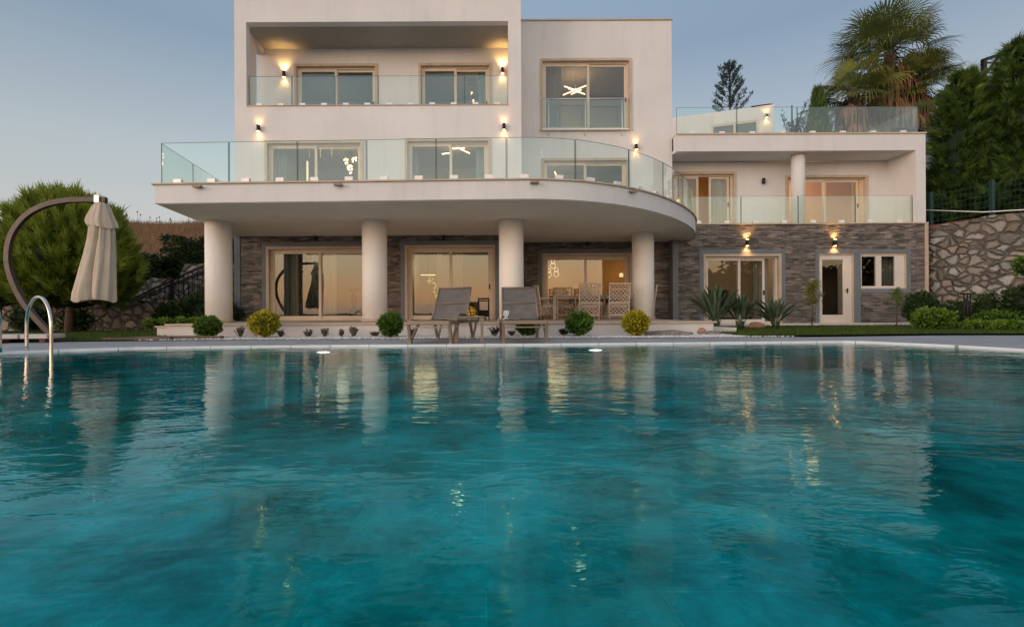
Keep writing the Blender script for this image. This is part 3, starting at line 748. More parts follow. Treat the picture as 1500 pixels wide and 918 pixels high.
# single leaf glazed door of the wing, and the small window beside it
x0,x1,z0,z1=WD
m=MB(); m.box(x0,x0+.05,DW+.01,DW+.2,z0,z1); m.box(x1-.05,x1,DW+.01,DW+.2,z0,z1); m.box(x0+.05,x1-.05,DW+.01,DW+.2,z1-.05,z1); m.box(x0-.02,x1+.02,DW-.12,DW+.2,.03,z0); m.build('door_surround',M['stonetrim'],villa)
m=MB(); gx0,gx1=pX(1206,DW,400),pX(1237,DW,400); gz0,gz1=pZ(461,DW,1220),pZ(380,DW,1220)
X0,X1=x0+.05,x1-.05; y=DW+.06
m.box(X0,gx0,y,y+.06,z0,z1-.05); m.box(gx1,X1,y,y+.06,z0,z1-.05); m.box(gx0,gx1,y,y+.06,z0,gz0); m.box(gx0,gx1,y,y+.06,gz1,z1-.05)
d=m.build('door',M['frame_white'],villa)
m=MB(); m.box(gx0-.004,gx1+.004,y+.025,y+.035,gz0-.004,gz1+.004); m.build('pane',M['pane_clear'],d)
m=MB(); hz=pZ(425,DW,1243); hx=pX(1243,DW,425); m.box(hx-.02,hx+.02,y-.015,y-.001,hz-.1,hz+.07); m.tube([(hx,y-.012,hz),(hx,y-.06,hz),(hx-.12,y-.06,hz)],.012,8); m.build('handle',M['black'],d)
x0,x1,z0,z1=WW
m=MB(); m.box(x0,x0+.04,DW+.01,DW+.2,z0,z1); m.box(x1-.04,x1,DW+.01,DW+.2,z0,z1); m.box(x0+.04,x1-.04,DW+.01,DW+.2,z1-.04,z1); m.box(x0+.04,x1-.04,DW+.01,DW+.2,z0,z0+.04); m.build('window_surround',M['stonetrim'],villa)
fo=None
m=MB(); X0,X1,Z0,Z1=x0+.04,x1-.04,z0+.04,z1-.04; y=DW+.05; W=X1-X0
m.box(X0,X1,y,y+.08,Z1-.06,Z1); m.box(X0,X1,y,y+.08,Z0,Z0+.06); m.box(X0,X0+.05,y,y+.08,Z0+.06,Z1-.06); m.box(X0+W*.36,X0+W*.48,y,y+.08,Z0+.06,Z1-.06); m.box(X0+W*.79,X1,y,y+.08,Z0+.06,Z1-.06)
fo=m.build('window',M['frame_white'],villa)
for a,b in ((.0,.36),(.48,.79)):
    m=MB(); m.box(X0+W*a+.001,X0+W*b-.001,y+.03,y+.04,Z0+.055,Z1-.055); m.build('pane',M['pane_clear'],fo)

# glass railings
def railing(path, z0, h, seglen, inset=.0, joints=None, clamps=2, clamp_side=-1, name='glass_railing'):
    """path polyline; one railing part with panels and clamps below it"""
    pts=[Vector(p) for p in path]
    cum=[0]
    for i in range(1,len(pts)): cum.append(cum[-1]+(pts[i]-pts[i-1]).length)
    L=cum[-1]
    def at(s):
        s=min(max(s,0),L)
        for i in range(1,len(pts)):
            if s<=cum[i]+1e-9:
                t=(s-cum[i-1])/max(1e-9,cum[i]-cum[i-1]); return pts[i-1].lerp(pts[i],t)
        return pts[-1]
    # cut lengths at sharp corners
    marks=[0.0]
    for i in range(1,len(pts)-1):
        a=(pts[i]-pts[i-1]).normalized(); b=(pts[i+1]-pts[i]).normalized()
        if a.dot(b)<.7: marks.append(cum[i])
    marks.append(L); cuts=[]
    for a,b in zip(marks[:-1],marks[1:]):
        k=max(1,round((b-a)/seglen)); cuts+= [(a+(b-a)*i/k,a+(b-a)*(i+1)/k) for i in range(k)]
    e=MB()
    first=None
    root=MB()
    # thin base channel ties the railing together
    ribbon(root,path,.012,-.012,z0+.0,z0+.012)
    ro=root.build(name,M['stonetrim'],villa)
    cb=MB(); cb.box(-.055,.055,-.035,.035,0,.075); 
    cproto=None
    for a,b in cuts:
        g=.012; a2,b2=a+g,b-g; n=max(1,int((b2-a2)/.25)); P=[at(a2+(b2-a2)*i/n) for i in range(n+1)]
        m=MB(); ribbon(m,[tuple(p) for p in P],.006,-.006,z0+.03,z0+h); m.build('glass_panel',M['railglass'],ro)
        m=MB()
        for q,q2 in ((P[0],P[1]),(P[-1],P[-2])):
            d=(q2-q).normalized()*.014; m.obox((*q,z0+.03),(*q,z0+h),.009,.013,(d.x,d.y,0) if d.length else (0,1,0))
        ribbon(m,[tuple(p) for p in P],.0065,-.0065,z0+h,z0+h+.006)
        m.build('panel_edge',M['glassedge'],ro)
        kc=clamps if (b-a)>.9 else 1
        for c in range(kc):
            s=a+(b-a)*((c+.5)/kc if kc>1 else .5); p=at(s); q=at(s+.02); ang=math.atan2(q.y-p.y,q.x-p.x)
            if cproto is None:
                off=villa.location
                cproto=MB(); cproto.box(-.09,.09,-.04,.04,0,.11); cproto=cproto.build('clamp',M['clamp'],None); cproto.parent=ro; cl=cproto
            else: cl=cproto.copy(); C.objects.link(cl)
            cl.location=(p.x-villa.location.x,p.y-villa.location.y,z0); cl.rotation_euler=(0,0,ang)
    return ro
inner=[]
pp=[Vector(p) for p in outer]
for i,p in enumerate(pp):
    a=(pp[i]-pp[i-1]).normalized() if i else (pp[1]-pp[0]).normalized(); b=(pp[i+1]-pp[i]).normalized() if i<len(pp)-1 else a
    t=(a+b).normalized(); k=1/max(.6,t.dot(a)); nn=Vector((-t.y,t.x))*k*.10
    inner.append(tuple(p+nn))
railing(inner,ZS1+.036,.93,1.55)
railing([(LOG[0]+.02,DL+.12),(LOG[1]-.02,DL+.12)],LOG[2]+.02,pZ(109,DL,550)-LOG[2]-.02,1.4)
railing([(6.9,DW+.12),(16.85/700*0+XE-.35,DW+.12)],3.546,.95,2.1)
railing([(XR+.05,DW+.15),(XE-.12,DW+.15),(XE-.12,20.5)],zf1+.05,.95,1.95)
mb=MB(); ribbon(mb,[(LOG[0],DL+.1),(LOG[1],DL+.1)],.13,-.14,LOG[2]+.0,LOG[2]+.02); mb.build('parapet_cap',M['stonetrim'],villa)
# juliet balcony
m=MB(); jx0,jx1=px(795,145,DR-.25)[0],px(922,145,DR-.25)[0]; jz0,jz1=pZ(190,DR-.25,860),pZ(143,DR-.25,860); jy=DR-.16
m.tube([(jx0,DR,jz1),(jx0,jy,jz1),(jx1,jy,jz1),(jx1,DR,jz1)],.018,8)
for x in (jx0+.22,(jx0+jx1)/2,jx1-.22): m.tube([(x,jy+.03,jz1),(x,jy+.03,jz0-.05),(x,DR,jz0-.12)],.016,8)
m.obox((jx0,jy,jz0+.05),(jx1,jy,jz0+.05),.03,.03)
jo=m.build('window_guard',M['clamp'],villa)
m=MB(); m.box(jx0+.03,jx1-.03,jy-.005,jy+.005,jz0+.08,jz1-.05); m.build('glass_panel',M['railglass'],jo)

# ------------------------------------------------------------------ terrace
ter=[(-7.15,10.76),(5.15,10.76),(5.15,13.0),(5.3,16.78),(-7.9,16.78),(-7.9,14.5),(-7.15,13.2)]
mb=MB(); mb.prism(ter,-.02,ZT-.04); o=mb.build('terrace',M['terrace_white']); struct(o)
capp=[(-7.18,10.71),(5.2,10.71),(5.2,13.0),(5.32,15.2),(5.32,16.7),(1.21,16.7),(1.21,15.18),(-7.88,15.18),(-7.88,14.5),(-7.18,13.2)]
mb=MB(); mb.prism(capp,ZT-.038,ZT); o=mb.build('terrace_paving',M['stonetrim']); struct(o)
mb=MB(); mb.box(5.22,5.9,11.2,14,-.02,.14); o=mb.build('terrace_step',M['terrace_white']); struct(o)

# planter left of the terrace
pl=thing('planter_box','low white planter wall filled with small leafy shrubs left of the terrace','planter',(-7.7,11.2,0))
mb=MB(); x0,x1=pX(232,11.0),pX(293,11.0); 
mb.box(x0,x1,10.95,11.07,-.02,.22); mb.box(x0,x0+.1,11.07,12,-.02,.22); mb.box(x0,-7.18,12,12.1,-.02,.22); mb.build('wall',M['terrace_white'],pl)
mb=MB(); mb.box(x0-.03,x1,10.91,11.1,.221,.25); mb.build('rim',M['stonetrim'],pl)
mb=MB(); mb.box(x0+.1,-7.2,11.07,12,-.02,.17); mb.build('soil',M['soil'],pl)

# ------------------------------------------------------------------ foliage tools
def unit(n):
    v=rng.normal(size=(n,3)); return v/np.linalg.norm(v,axis=1,keepdims=True)
def leaves(P, Dn, size, aspect=.5, jitter=.5):
    """rhombic leaves at P pointing along Dn"""
    n=len(P); Dn=Dn+rng.normal(0,jitter,(n,3)); Dn/=np.linalg.norm(Dn,axis=1,keepdims=True)
    S=np.cross(Dn,unit(n)); S/=np.linalg.norm(S,axis=1,keepdims=True)+1e-9
    sz=(size*rng.uniform(.6,1.3,n))[:,None]
    A=P; B=P+Dn*sz*.5+S*sz*aspect*.5; Cc=P+Dn*sz; Dd=P+Dn*sz*.5-S*sz*aspect*.5
    return np.stack([A,B,Cc,Dd],1).reshape(-1,3), np.arange(4*n).reshape(-1,4)
def sprays(P, Dn, L, nb=7, w=.02, spread=.55):
    """feathery sprays: nb thin blades fanned about each direction"""
    n=len(P); Dn=Dn/np.linalg.norm(Dn,axis=1,keepdims=True)
    S=np.cross(Dn,unit(n)); S/=np.linalg.norm(S,axis=1,keepdims=True)
    T=np.cross(Dn,S)
    VV=[];tone=[]
    base=rng.uniform(0,1,n)
    for k in range(nb):
        t=(k/(nb-1))*2-1
        st=P+Dn*(L*abs(1-abs(t))*.35)[:,None]
        d=Dn*(1-.35*abs(t))+S*t*spread+T*rng.normal(0,.13,(n,1)); d/=np.linalg.norm(d,axis=1,keepdims=True)
        l=L*(1-.35*abs(t))*rng.uniform(.75,1.15,n)
        sd=np.cross(d,T); sd/=np.linalg.norm(sd,axis=1,keepdims=True)
        VV.append(np.stack([st-sd*w,st+sd*w,st+d*l[:,None]],1)); tone.append(np.clip(base+rng.normal(0,.12,n),0,1))
    V=np.concatenate(VV).reshape(-1,3); return V,np.arange(len(V)).reshape(-1,3),np.concatenate(tone)
def vnoise(P,s): return np.array([noise.noise(Vector(p)*s) for p in P])
def core(parent, c, rad, mat, sub=3, amp=.2, ns=1.2, name='foliage_core', zmin=None):
    bm=bmesh.new(); bmesh.ops.create_icosphere(bm,subdivisions=sub,radius=1)
    V=np.array([v.co for v in bm.verts]); k=1+amp*vnoise(V*np.array(rad)+np.array(c),ns)
    V=V*k[:,None]*np.array(rad)+np.array(c)
    if zmin is not None: V[:,2]=np.maximum(V[:,2],zmin)
    Fc=np.array([[v.index for v in f.verts] for f in bm.faces]); bm.free()
    return npmesh(name,V,Fc,mat,parent,np.full(len(Fc),.05),True)

def round_conifer(loc, rad, zc, n, mat, name, label, cat, L=.34, updir=.5, trunk=None, droop=0):
    t=thing(name,label,cat,loc); c=np.array([loc[0],loc[1],zc])
    nt=n//13; d=unit(nt); d[:,2]=np.where(d[:,2]<-.62,-d[:,2],d[:,2]); d/=np.linalg.norm(d,axis=1,keepdims=True)
    flat=np.where(d[:,2]<0,1.08,1.0)[:,None]*np.array([1,1,0])+np.array([0,0,1])   # fuller below the middle
    lump=(1+.10*vnoise(d*2.3+c,1.0)+rng.normal(0,.05,nt)+.10*np.clip(d[:,2],0,1)**3)
    tip=c+d*np.array(rad)*flat*lump[:,None]
    td=d*.7+np.array([0,0,updir])+rng.normal(0,.18,(nt,3)); td/=np.linalg.norm(td,axis=1,keepdims=True)
    Ps=[];Ds=[];Ss=[]; tl=.62
    for k in range(13):
        u=rng.uniform(0,1,nt)**.8; rad_=(1-u)*.17+.015
        Ps.append(tip-td*((1-u)*tl)[:,None]*rng.uniform(.8,1.1,(nt,1))+unit(nt)*rad_[:,None]); Ds.append(td+unit(nt)*.45*(1-u*.6)[:,None]); Ss.append(u)
    P=np.concatenate(Ps); dirn=np.concatenate(Ds); U=np.concatenate(Ss); tb=np.tile(rng.uniform(0,1,nt),13)
    V,Fc,tone=sprays(P,dirn,L*rng.uniform(.5,1.0,len(P)),6,.022,.7)
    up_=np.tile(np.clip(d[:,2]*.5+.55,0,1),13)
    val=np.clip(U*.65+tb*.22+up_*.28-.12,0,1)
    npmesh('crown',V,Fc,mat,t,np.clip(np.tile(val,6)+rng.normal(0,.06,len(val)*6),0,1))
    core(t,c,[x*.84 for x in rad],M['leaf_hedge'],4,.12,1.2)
    if trunk: 
        m=MB(); m.tube([(loc[0],loc[1],loc[2]-.05),(loc[0]+.05,loc[1],loc[2]+(zc-loc[2])*.4),(loc[0],loc[1],zc)],[trunk*1.25,trunk,trunk*.7],12); m.build('trunk',M['bark'],t)
    return t

# left: big rounded cypress and the one cut by the frame edge
cx=pX(106,13.4)
round_conifer((cx-.12,13.4,0),(1.50,1.45,1.62),2.10,9500,M['leaf_cyp'],'cypress_tree','large rounded bright green cypress behind the folded beige parasol','tree',.36,.75,.085)
round_conifer((pX(-12,14.5),14.6,0),(1.15,1.2,1.25),1.80,3200,M['leaf_cyp'],'cypress_tree','small rounded cypress cut off by the left frame edge','tree',.34,.5,.12)

# retaining wall and bank on the left
lw=MB(); 
lw_pts=[(-30,15.6),(-14,15.6),(-11.5,15.6),(-9.7,15.7)]
for (a,b,h1,h2) in ((lw_pts[0],lw_pts[1],1.0,1.05),(lw_pts[1],lw_pts[2],1.05,.98),(lw_pts[2],lw_pts[3],.98,1.0)):
    lw.add([(*a,-.05),(*b,-.05),(*b,h2),(*a,h1),(a[0],a[1]+.5,-.05),(b[0],b[1]+.5,-.05),(b[0],b[1]+.5,h2),(a[0],a[1]+.5,h1)],[(0,1,2,3),(3,2,6,7),(0,3,7,4),(1,5,6,2)])
tag(lw.build('retaining_wall',M['rubble']),'low rubble stone retaining wall behind the cypress and lawn','wall')
# stair: runs up to the right behind the house corner
stx0,stx1=-12.2,-6.0; slope=.457
sz=lambda x: max(0,(x-stx0)*slope)
st=thing('stair','outdoor stone stair climbing to the right behind the planter','stair',(stx0,16.2,0))
mb=MB(); ns=18
for i in range(ns):
    xa=stx0+i*(stx1-stx0)/ns; xb=xa+(stx1-stx0)/ns; mb.box(xa,xb,16.2,17.3,-.05,sz(xb))
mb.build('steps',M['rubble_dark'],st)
sw=MB()
zz=[(-14.0,1.1),(-12.9,1.15),(-12.1,1.85),(-11.1,1.8),(-10.85,2.35),(-9.6,2.35),(-6,2.5)]
for (xa,za),(xb,zb) in zip(zz[:-1],zz[1:]):
    sw.add([(xa,17.3,-.05),(xb,17.3,-.05),(xb,17.3,zb),(xa,17.3,za),(xa,17.8,-.05),(xb,17.8,-.05),(xb,17.8,zb),(xa,17.8,za)],[(0,1,2,3),(3,2,6,7),(0,3,7,4),(1,5,6,2)])
tag(sw.build('stone_wall',M['rubble']),'stepped rubble stone wall along the far side of the stair','wall')
def stair_rail(y, x0, x1, label):
    t=thing('stair_railing',label,'railing',(x0,y,0))
    H=.92; m=MB(); m.obox((x0,y,sz(x0)+H),(x1,y,sz(x1)+H),.045,.045); m.obox((x0,y,sz(x0)+.12),(x1,y,sz(x1)+.12),.03,.03); m.build('rail',M['rail_black'],t)
    n=4
    for i in range(n+1):
        x=x0+(x1-x0)*i/n; m=MB(); m.box(x-.03,x+.03,y-.03,y+.03,max(-.02,sz(x)-.1),sz(x)+H+.02); m.build('post',M['rail_black'],t)
    k=36
    for i in range(k):
        x=x0+(x1-x0)*(i+.5)/k; m=MB(); m.box(x-.009,x+.009,y-.009,y+.009,sz(x)+.12,sz(x)+H-.02); m.build('baluster',M['rail_black'],t)
stair_rail(16.15,-12.0,-6.3,'black iron stair railing on the near side of the stair')
stair_rail(17.25,-13.0,-6.3,'black iron stair railing on the far side against the stone wall')
# banks and hills
def terrain(name, xs, ys, hf, mat):
    X,Y=np.meshgrid(xs,ys); Z=np.array([[hf(x,y) for x in xs] for y in ys])
    V=np.stack([X,Y,Z],-1).reshape(-1,3); nx=len(xs); F_=[]
    for j in range(len(ys)-1):
        for i in range(nx-1): F_.append((j*nx+i,j*nx+i+1,(j+1)*nx+i+1,(j+1)*nx+i))
    return struct(npmesh(name,V,np.array(F_),mat,None,None,True))
nz=lambda x,y,s: noise.noise(Vector((x*s,y*s,3.1)))
def hl(x,y):
    b=.95 if y<18 else .95+(y-18)*.25
    if y>24: b=2.4+(y-24)*.33
    b=min(b,9.0)+ .35*nz(x,y,.12)+.12*nz(x,y,.5)
    if x>-9: b=min(b,2.5+max(0,(y-24))*.3)
    return b
terrain('hill',np.concatenate([np.arange(-120,-40,5),np.arange(-40,-5.9,.8)]),np.concatenate([[16.0],np.arange(17.9,60,.9),np.arange(60,200,8)]),lambda x,y: hl(x,y) if not (x>-13.3 and y<17.85) else -.2,M['hill'])
terrain('hill',np.concatenate([np.arange(-6,60,2.),np.arange(60,200,10)]),np.concatenate([np.arange(23,60,2.),np.arange(60,200,8)]),lambda x,y: min(3+(y-23)*.45,8.2)+.3*nz(x,y,.1),M['hill'])
# dry grass on the crest
n=30000; P=[]
while len(P)<n:
    y=random.uniform(30,50); x=-random.uniform(.28,.80)*y
    P.append((x,y,hl(x,y)))
P=np.array(P); h=rng.uniform(.15,.55,n)*(1+.5*(rng.uniform(0,1,n)>.995)); ln=rng.normal(0,.25,(n,3))*h[:,None]; ln[:,2]=h
a=rng.uniform(0,PI,n); dx=np.stack([np.cos(a),.3*np.sin(a),0*a],1)*.02
V=np.concatenate([P-dx,P+dx,P+ln],1).reshape(-1,3)
struct(npmesh('dry_grass',V,np.arange(3*n).reshape(-1,3),M['drygrass'],None,rng.uniform(0,1,n)),'brown dry grass covering the slope behind the stair','stuff')
# taller seed heads sticking up on the crest
m=MB()
for i in range(34):
    y=random.uniform(43,48); x=-random.uniform(.52,.76)*y; z=hl(x,y); hh=random.uniform(.3,1.2); lx=random.gauss(0,.15)
    m.tube([(x,y,z),(x+lx,y,z+hh)],.012,4); m.lathe(x+lx,y,[(.0,z+hh-.03),(.06,z+hh+.02),(.07,z+hh+.08),(0,z+hh+.13)],6)
struct(m.build('seed_heads',M['bark']),'thin dry stalks with seed heads standing on the hill crest','stuff')

def leafy_block(t, boxes, n, size, mat, aspect=.55, name='foliage', up=.25, dark=None, flat=False):
    Ps=[];Ds=[]
    vol=[(b[1]-b[0])*(b[5]-b[4])+ (b[1]-b[0])*(b[3]-b[2]) for b in boxes]; tot=sum(vol)
    for b,v in zip(boxes,vol):
        k=int(n*v/tot); x=rng.uniform(b[0],b[1],k); z=rng.uniform(b[4],b[5],k); y=b[2]+(b[3]-b[2])*rng.uniform(0,1,k)**2
        P=np.stack([x,y,z],1); P+=np.stack([.15*vnoise(P,1.7),.25*vnoise(P+9,1.7),.18*vnoise(P+4,1.3)],1); Ps.append(P)
        D_=np.tile([0,-.8,up],(k,1)); Ds.append(D_)
    P=np.concatenate(Ps);D_=np.concatenate(Ds); V,Fc=leaves(P,D_,size,aspect,.7)
    tone=np.clip(.35+.5*vnoise(P,1.3)+rng.normal(0,.2,len(P)),0,1)
    return npmesh(name,V,Fc,mat,t,tone)
h=thing('hedge','dark green hedge above the stair wall below the dry hill','hedge',(-9,19,1))
leafy_block(h,[(-13.6,-12.0,18.2,19.4,1.7,2.8),(-12.4,-6.0,18.2,19.6,2.0,3.45)],14000,.14,M['leaf_hedge'])
m=MB(); m.box(-13.4,-12.3,18.7,19.6,.8,2.5); m.box(-12.3,-6.1,18.7,19.7,.8,3.1); m.build('stems',M['bark_dark'],h)
def bush(x,y,z,rx,rz,n,size,mat,name,label,cat,group=None,aspect=.6,corem='leaf_hedge',stem=True,lump=.12,topmat=None):
    t=thing(name,label,cat,(x,y,z),group); c=np.array([x,y,z+rz*1.02+(.04 if stem else 0)])
    d=unit(n); r=(rng.uniform(.78,1.0,n)+(rng.uniform(0,1,n)>.965)*rng.uniform(0,.16,n))*(1+lump*vnoise(d*2.5+c,1.0)); P=c+d*np.array([rx,rx,rz])*r[:,None]
    P[:,2]=np.maximum(P[:,2],z+.02)
    V,Fc=leaves(P,d*.7+np.array([0,0,.35]),size,aspect,.55)
    tone=np.clip(.2+.35*np.clip(d[:,2]*.5+.5,0,1)+.35*(r>.93)+rng.normal(0,.2,n),0,1)
    npmesh('foliage',V,Fc,mat,t,tone)
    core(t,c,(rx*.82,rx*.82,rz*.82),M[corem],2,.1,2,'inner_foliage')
    if stem:
        m=MB(); m.tube([(x,y,z-.01),(x+.01,y,z+rz*.6)],[.035,.025],8); m.build('stem',M['bark'],t)
    return t
# dark shrubs in front of the stair
sh=[(-10.1,15.4,.45,.40,'dark green shrub beneath the stair railing, left of two'),(-8.9,15.2,.65,.55,'tall dark shrub beneath the stair beside the villa corner')]
for x,y,rx,rz,lb in sh: bush(x,y,.0,rx,rz,2600,.13,M['leaf_hedge'],'shrub',lb,'shrub','dark shrubs below the stair',.45,stem=True,lump=.35)
bush(-8.1,14.6,0,.55,.45,1600,.12,M['leaf_hedge'],'shrub','low dark shrub behind the planter box','shrub','dark shrubs below the stair',.5,stem=True,lump=.35)
bush(-11.9,13.9,0,.35,.30,700,.14,M['leaf_hedge'],'shrub','dark low shrub under the cypress beside the trunk','shrub','dark shrubs below the cypress',.3,lump=.4)
bush(-13.4,14.1,0,.45,.36,900,.14,M['leaf_hedge'],'shrub','dark low shrub behind the curved parasol mast','shrub','dark shrubs below the cypress',.3,lump=.4)
# planter plants
for i,x in enumerate(np.linspace(-7.95,-6.95,6)):
    bush(float(x),11.35+.12*(i%2),.17,.12,.12,420,.06,M['leaf_bright'],'planter_shrub','small bright leafy shrub in the row growing in the white planter','shrub','shrubs in the planter',.5,stem=False,lump=.3)

# clipped balls in the gravel
def ball(x,y,D,r,mat,lb,grp='clipped balls in the gravel bed',rz=None,cm='leaf_hedge'):
    X=pX(x,D,y); 
    t=bush(X,D,.01,r,rz or r,2900,.05,M[mat],'clipped_shrub',lb,'shrub',grp,.65,cm,True,.22); return t
ball(305,480,10.1,.255,'leaf_box','green clipped ball shrub in front of the leftmost column',rz=.2)
ball(387,478,10.05,.295,'leaf_yellow','golden yellow clipped ball shrub left of the first glass door',rz=.255)
ball(572,476,9.9,.245,'leaf_box','green clipped ball shrub beside the left sun lounger',rz=.23)
ball(773,480,10.3,.24,'leaf_box','low clipped shrub with yellow top seen under the right sun lounger',rz=.17)
ball(848,477,10.0,.265,'leaf_box','green clipped ball shrub in front of the dining table',rz=.235)
ball(931,476,10.0,.265,'leaf_yellow','golden yellow clipped ball shrub before the rightmost column',rz=.235)
# straggly dry plants
def twig(x,D,h,w,lb,mat='leaf_grey',n=26):
    X=pX(x,D); t=thing('dry_plant',lb,'plant',(X,D,.01),'small dry plants along the terrace wall'); m=MB(); P=[];Dd=[]
    for i in range(n):
        a=random.uniform(-1,1)*w; b=random.uniform(-.1,.1); hh=h*random.uniform(.5,1); q=(X+a,D+b,.01+hh)
        m.tube([(X+a*.2,D+b*.2,0.01),(X+a*.6,D+b*.6,hh*.5),q],.004,4,False)
        for k in range(14):
            s=random.uniform(.3,1); P.append((X+a*s+random.gauss(0,.012),D+b*s,.01+hh*s)); Dd.append((random.gauss(0,.5),-.3,.8))
    m.build('stems',M['bark'],t); V,Fc=leaves(np.array(P),np.array(Dd,float),.04,.45,.5); npmesh('leaves',V,Fc,M[mat],t,rng.uniform(0,1,len(P)))
for x,hh,w,lb,mt in ((352,.22,.09,'small dry plant between the leftmost column and the golden ball shrub','leaf_grey'),(411,.14,.05,'tiny dry plant right of the left golden ball shrub','leaf_grey'),
    (452,.16,.08,'small dry plant below the first glass door, leftmost of four','leaf_grey'),(475,.18,.09,'bushy grey plant below the first glass door, second of four','leaf_grey'),(500,.15,.04,'thin upright dry plant below the first glass door, third of four','leaf_grey'),
    (518,.22,.10,'taller spreading dry plant below the first glass door, rightmost of four','leaf_grey'),(549,.1,.1,'low creeping dry plant before the second column','leaf_grey'),(724,.2,.12,'grey green tuft against the terrace wall between the loungers','leaf_hedge'),
    (749,.1,.06,'tiny grey tuft beside the right lounger leg','leaf_grey'),(826,.16,.12,'grey green tuft left of the green ball before the dining table','leaf_hedge'),(603,.16,.07,'small dry plant seen between the left lounger legs','leaf_grey')):
    twig(x,10.35,hh,w,lb,mt)

# ------------------------------------------------------------------ rocks
def rock(x,D,rx,ry,rz,mat,lb,name='rock',z=0,grp=None):
    bm=bmesh.new(); bmesh.ops.create_icosphere(bm,subdivisions=3,radius=1)
    for v in bm.verts:
        k=1+.35*noise.noise(v.co*1.3+Vector((x,D,0)))+.12*noise.noise(v.co*4+Vector((x,0,D))); v.co=Vector((v.co.x*rx*k,v.co.y*ry*k,max(-.3,v.co.z)*rz*k))
    me=bpy.data.meshes.new(name); bm.to_mesh(me); bm.free(); me.materials.append(M[mat]); o=bpy.data.objects.new(name,me); C.objects.link(o); o.location=(x,D,z)
    for p in me.polygons: p.use_smooth=False
    return tag(o,lb,'rock',grp)
rock(pX(977,10.3),10.3,.50,.25,.13,'rock','flat grey brown rock slab at the end of the gravel bed')
rock(pX(1024,10.9),10.9,.2,.18,.19,'rock_orange','rounded orange boulder at the right end of the terrace wall',z=.02)
rock(pX(1040,10.6),10.6,.22,.14,.07,'rock','small flat pale rock beside the orange boulder',z=.02)
rock(pX(1108,14.2),14.2,.3,.2,.16,'rock_orange','orange boulder between the two spiky leaved clumps',z=.03)
pk=thing('timber_edging','weathered brown timber boards lying between lawn and white gravel','edging',(-6.9,9.6,0))
for i,(a,b,y) in enumerate(((-7.55,-6.3,9.55),(-6.9,-5.4,9.75),(-7.2,-6.0,9.95))):
    m=MB(); m.obox((a,y-.08,.03),(b,y+.08,.035),.17,.06); m.build('board',M['planks'],pk,.01)

# ------------------------------------------------------------------ spiky clumps and young trees on the right lawn
def blade_clump(x,y,z,n,h,spread,lb,w=.036):
    h*=1.42
    t=thing('strelitzia_plant',lb,'plant',(x,y,z),'clumps of long grey green leaves on the right lawn')
    V=[];Fc=[];tone=[];ms=MB()
    for i in range(n):
        a=random.uniform(0,2*PI); lean=random.uniform(.05,1)*spread; hh=h*random.uniform(.6,1.05)*(1-.2*lean/spread if spread else 1)
        d=np.array([math.cos(a),math.sin(a)*.7,0]); b0=np.array([x,y,z])+d*random.uniform(0,.12)
        sidev=np.array([-math.sin(a)*.9+random.gauss(0,.3),math.cos(a)*.9,0]); sidev/=np.linalg.norm(sidev)
        pts=[];K=8
        for k in range(K+1):
            s=k/K; p=b0+d*lean*s**1.8+np.array([0,0,hh*(s-.18*spread*s**3)]); ww=w*(.12 if s<.42 else math.sin(PI*min(1,(s-.38)/.62))**.7)*random.uniform(.95,1.05)
            pts.append((p,max(ww,.004)))
        o=len(V)
        for p,ww in pts:
            V+= [p-sidev*ww+np.array([0,0,ww*.25]),p,p+sidev*ww+np.array([0,0,ww*.25])]
        tn=random.random()
        for k in range(K):
            q=o+3*k; Fc+=[(q,q+1,q+4,q+3),(q+1,q+2,q+5,q+4)]; tone+=[tn*.8+.1,tn*.8+.2]
    npmesh('leaves',np.array(V),np.array(Fc),M['leaf_strel'],t,np.array(tone),True)
    m=MB()
    for i in range(7):
        a=random.uniform(0,2*PI); m.tube([(x+.03*math.cos(a),y+.03*math.sin(a),z-.02),(x+.1*math.cos(a),y+.1*math.sin(a),z+.22)],[.03,.015],6)
    m.build('stalks',M['leaf_strel'],t); return t
blade_clump(pX(1048,12.6),12.6,.03,125,1.05,.92,'large clump of upright grey green leaves left of the open sliding door')
blade_clump(pX(1084,12.8),12.8,.03,50,.85,.5,'small clump of upright leaves in front of the open sliding door')
blade_clump(pX(1136,12.9),12.9,.03,60,.80,.95,'spreading clump of arching leaves right of the open sliding door')
def young_tree(x,y,h,lb,mat,lv=700,wid=.4,lo=.45):
    t=thing('young_tree',lb,'tree',(x,y,.03)); m=MB(); P=[]
    m.tube([(x,y,.0),(x+.03,y,h*.5),(x-.02,y,h)],[.018,.013,.006],6)
    for i in range(16):
        s=random.uniform(lo,1); a=random.uniform(0,2*PI); L=wid*(1.15-s*.6)*random.uniform(.5,1); e=(x+L*math.cos(a),y+L*.6*math.sin(a),h*s+L*.6)
        m.tube([(x,y,h*s),e],[.007,.003],4,False)
        for k in range(lv//16):
            u=random.uniform(.25,1.1); P.append((x+(e[0]-x)*u+random.gauss(0,.05),y+(e[1]-y)*u+random.gauss(0,.05),h*s+(e[2]-h*s)*u+random.gauss(0,.05)))
    m.build('trunk',M['bark'],t); P=np.array(P); V,Fc=leaves(P,np.tile([0,-.2,-.3],(len(P),1)).astype(float),.07,.4,.8); npmesh('crown',V,Fc,M[mat],t,rng.uniform(0,1,len(P)))
young_tree(pX(1189,14.8),14.8,1.35,'thin young tree with yellow green leaves left of the glazed door','leaf_yg',900,.38)
young_tree(pX(1313,14.8),14.8,1.15,'slender young tree with green leaves below the small window','leaf_bright',420,.26,.55)
bush(pX(1366,12.0),12.0,.03,.42,.24,2200,.07,M['leaf_bright'],'shrub','bright green rounded shrub at the corner of the right lawn','shrub',lump=.2)
bush(pX(1430,11.8),11.8,.03,.34,.10,1500,.08,M['leaf_bright'],'shrub','low bright green shrub before the rubble wall, left of two','shrub',lump=.25,stem=False)
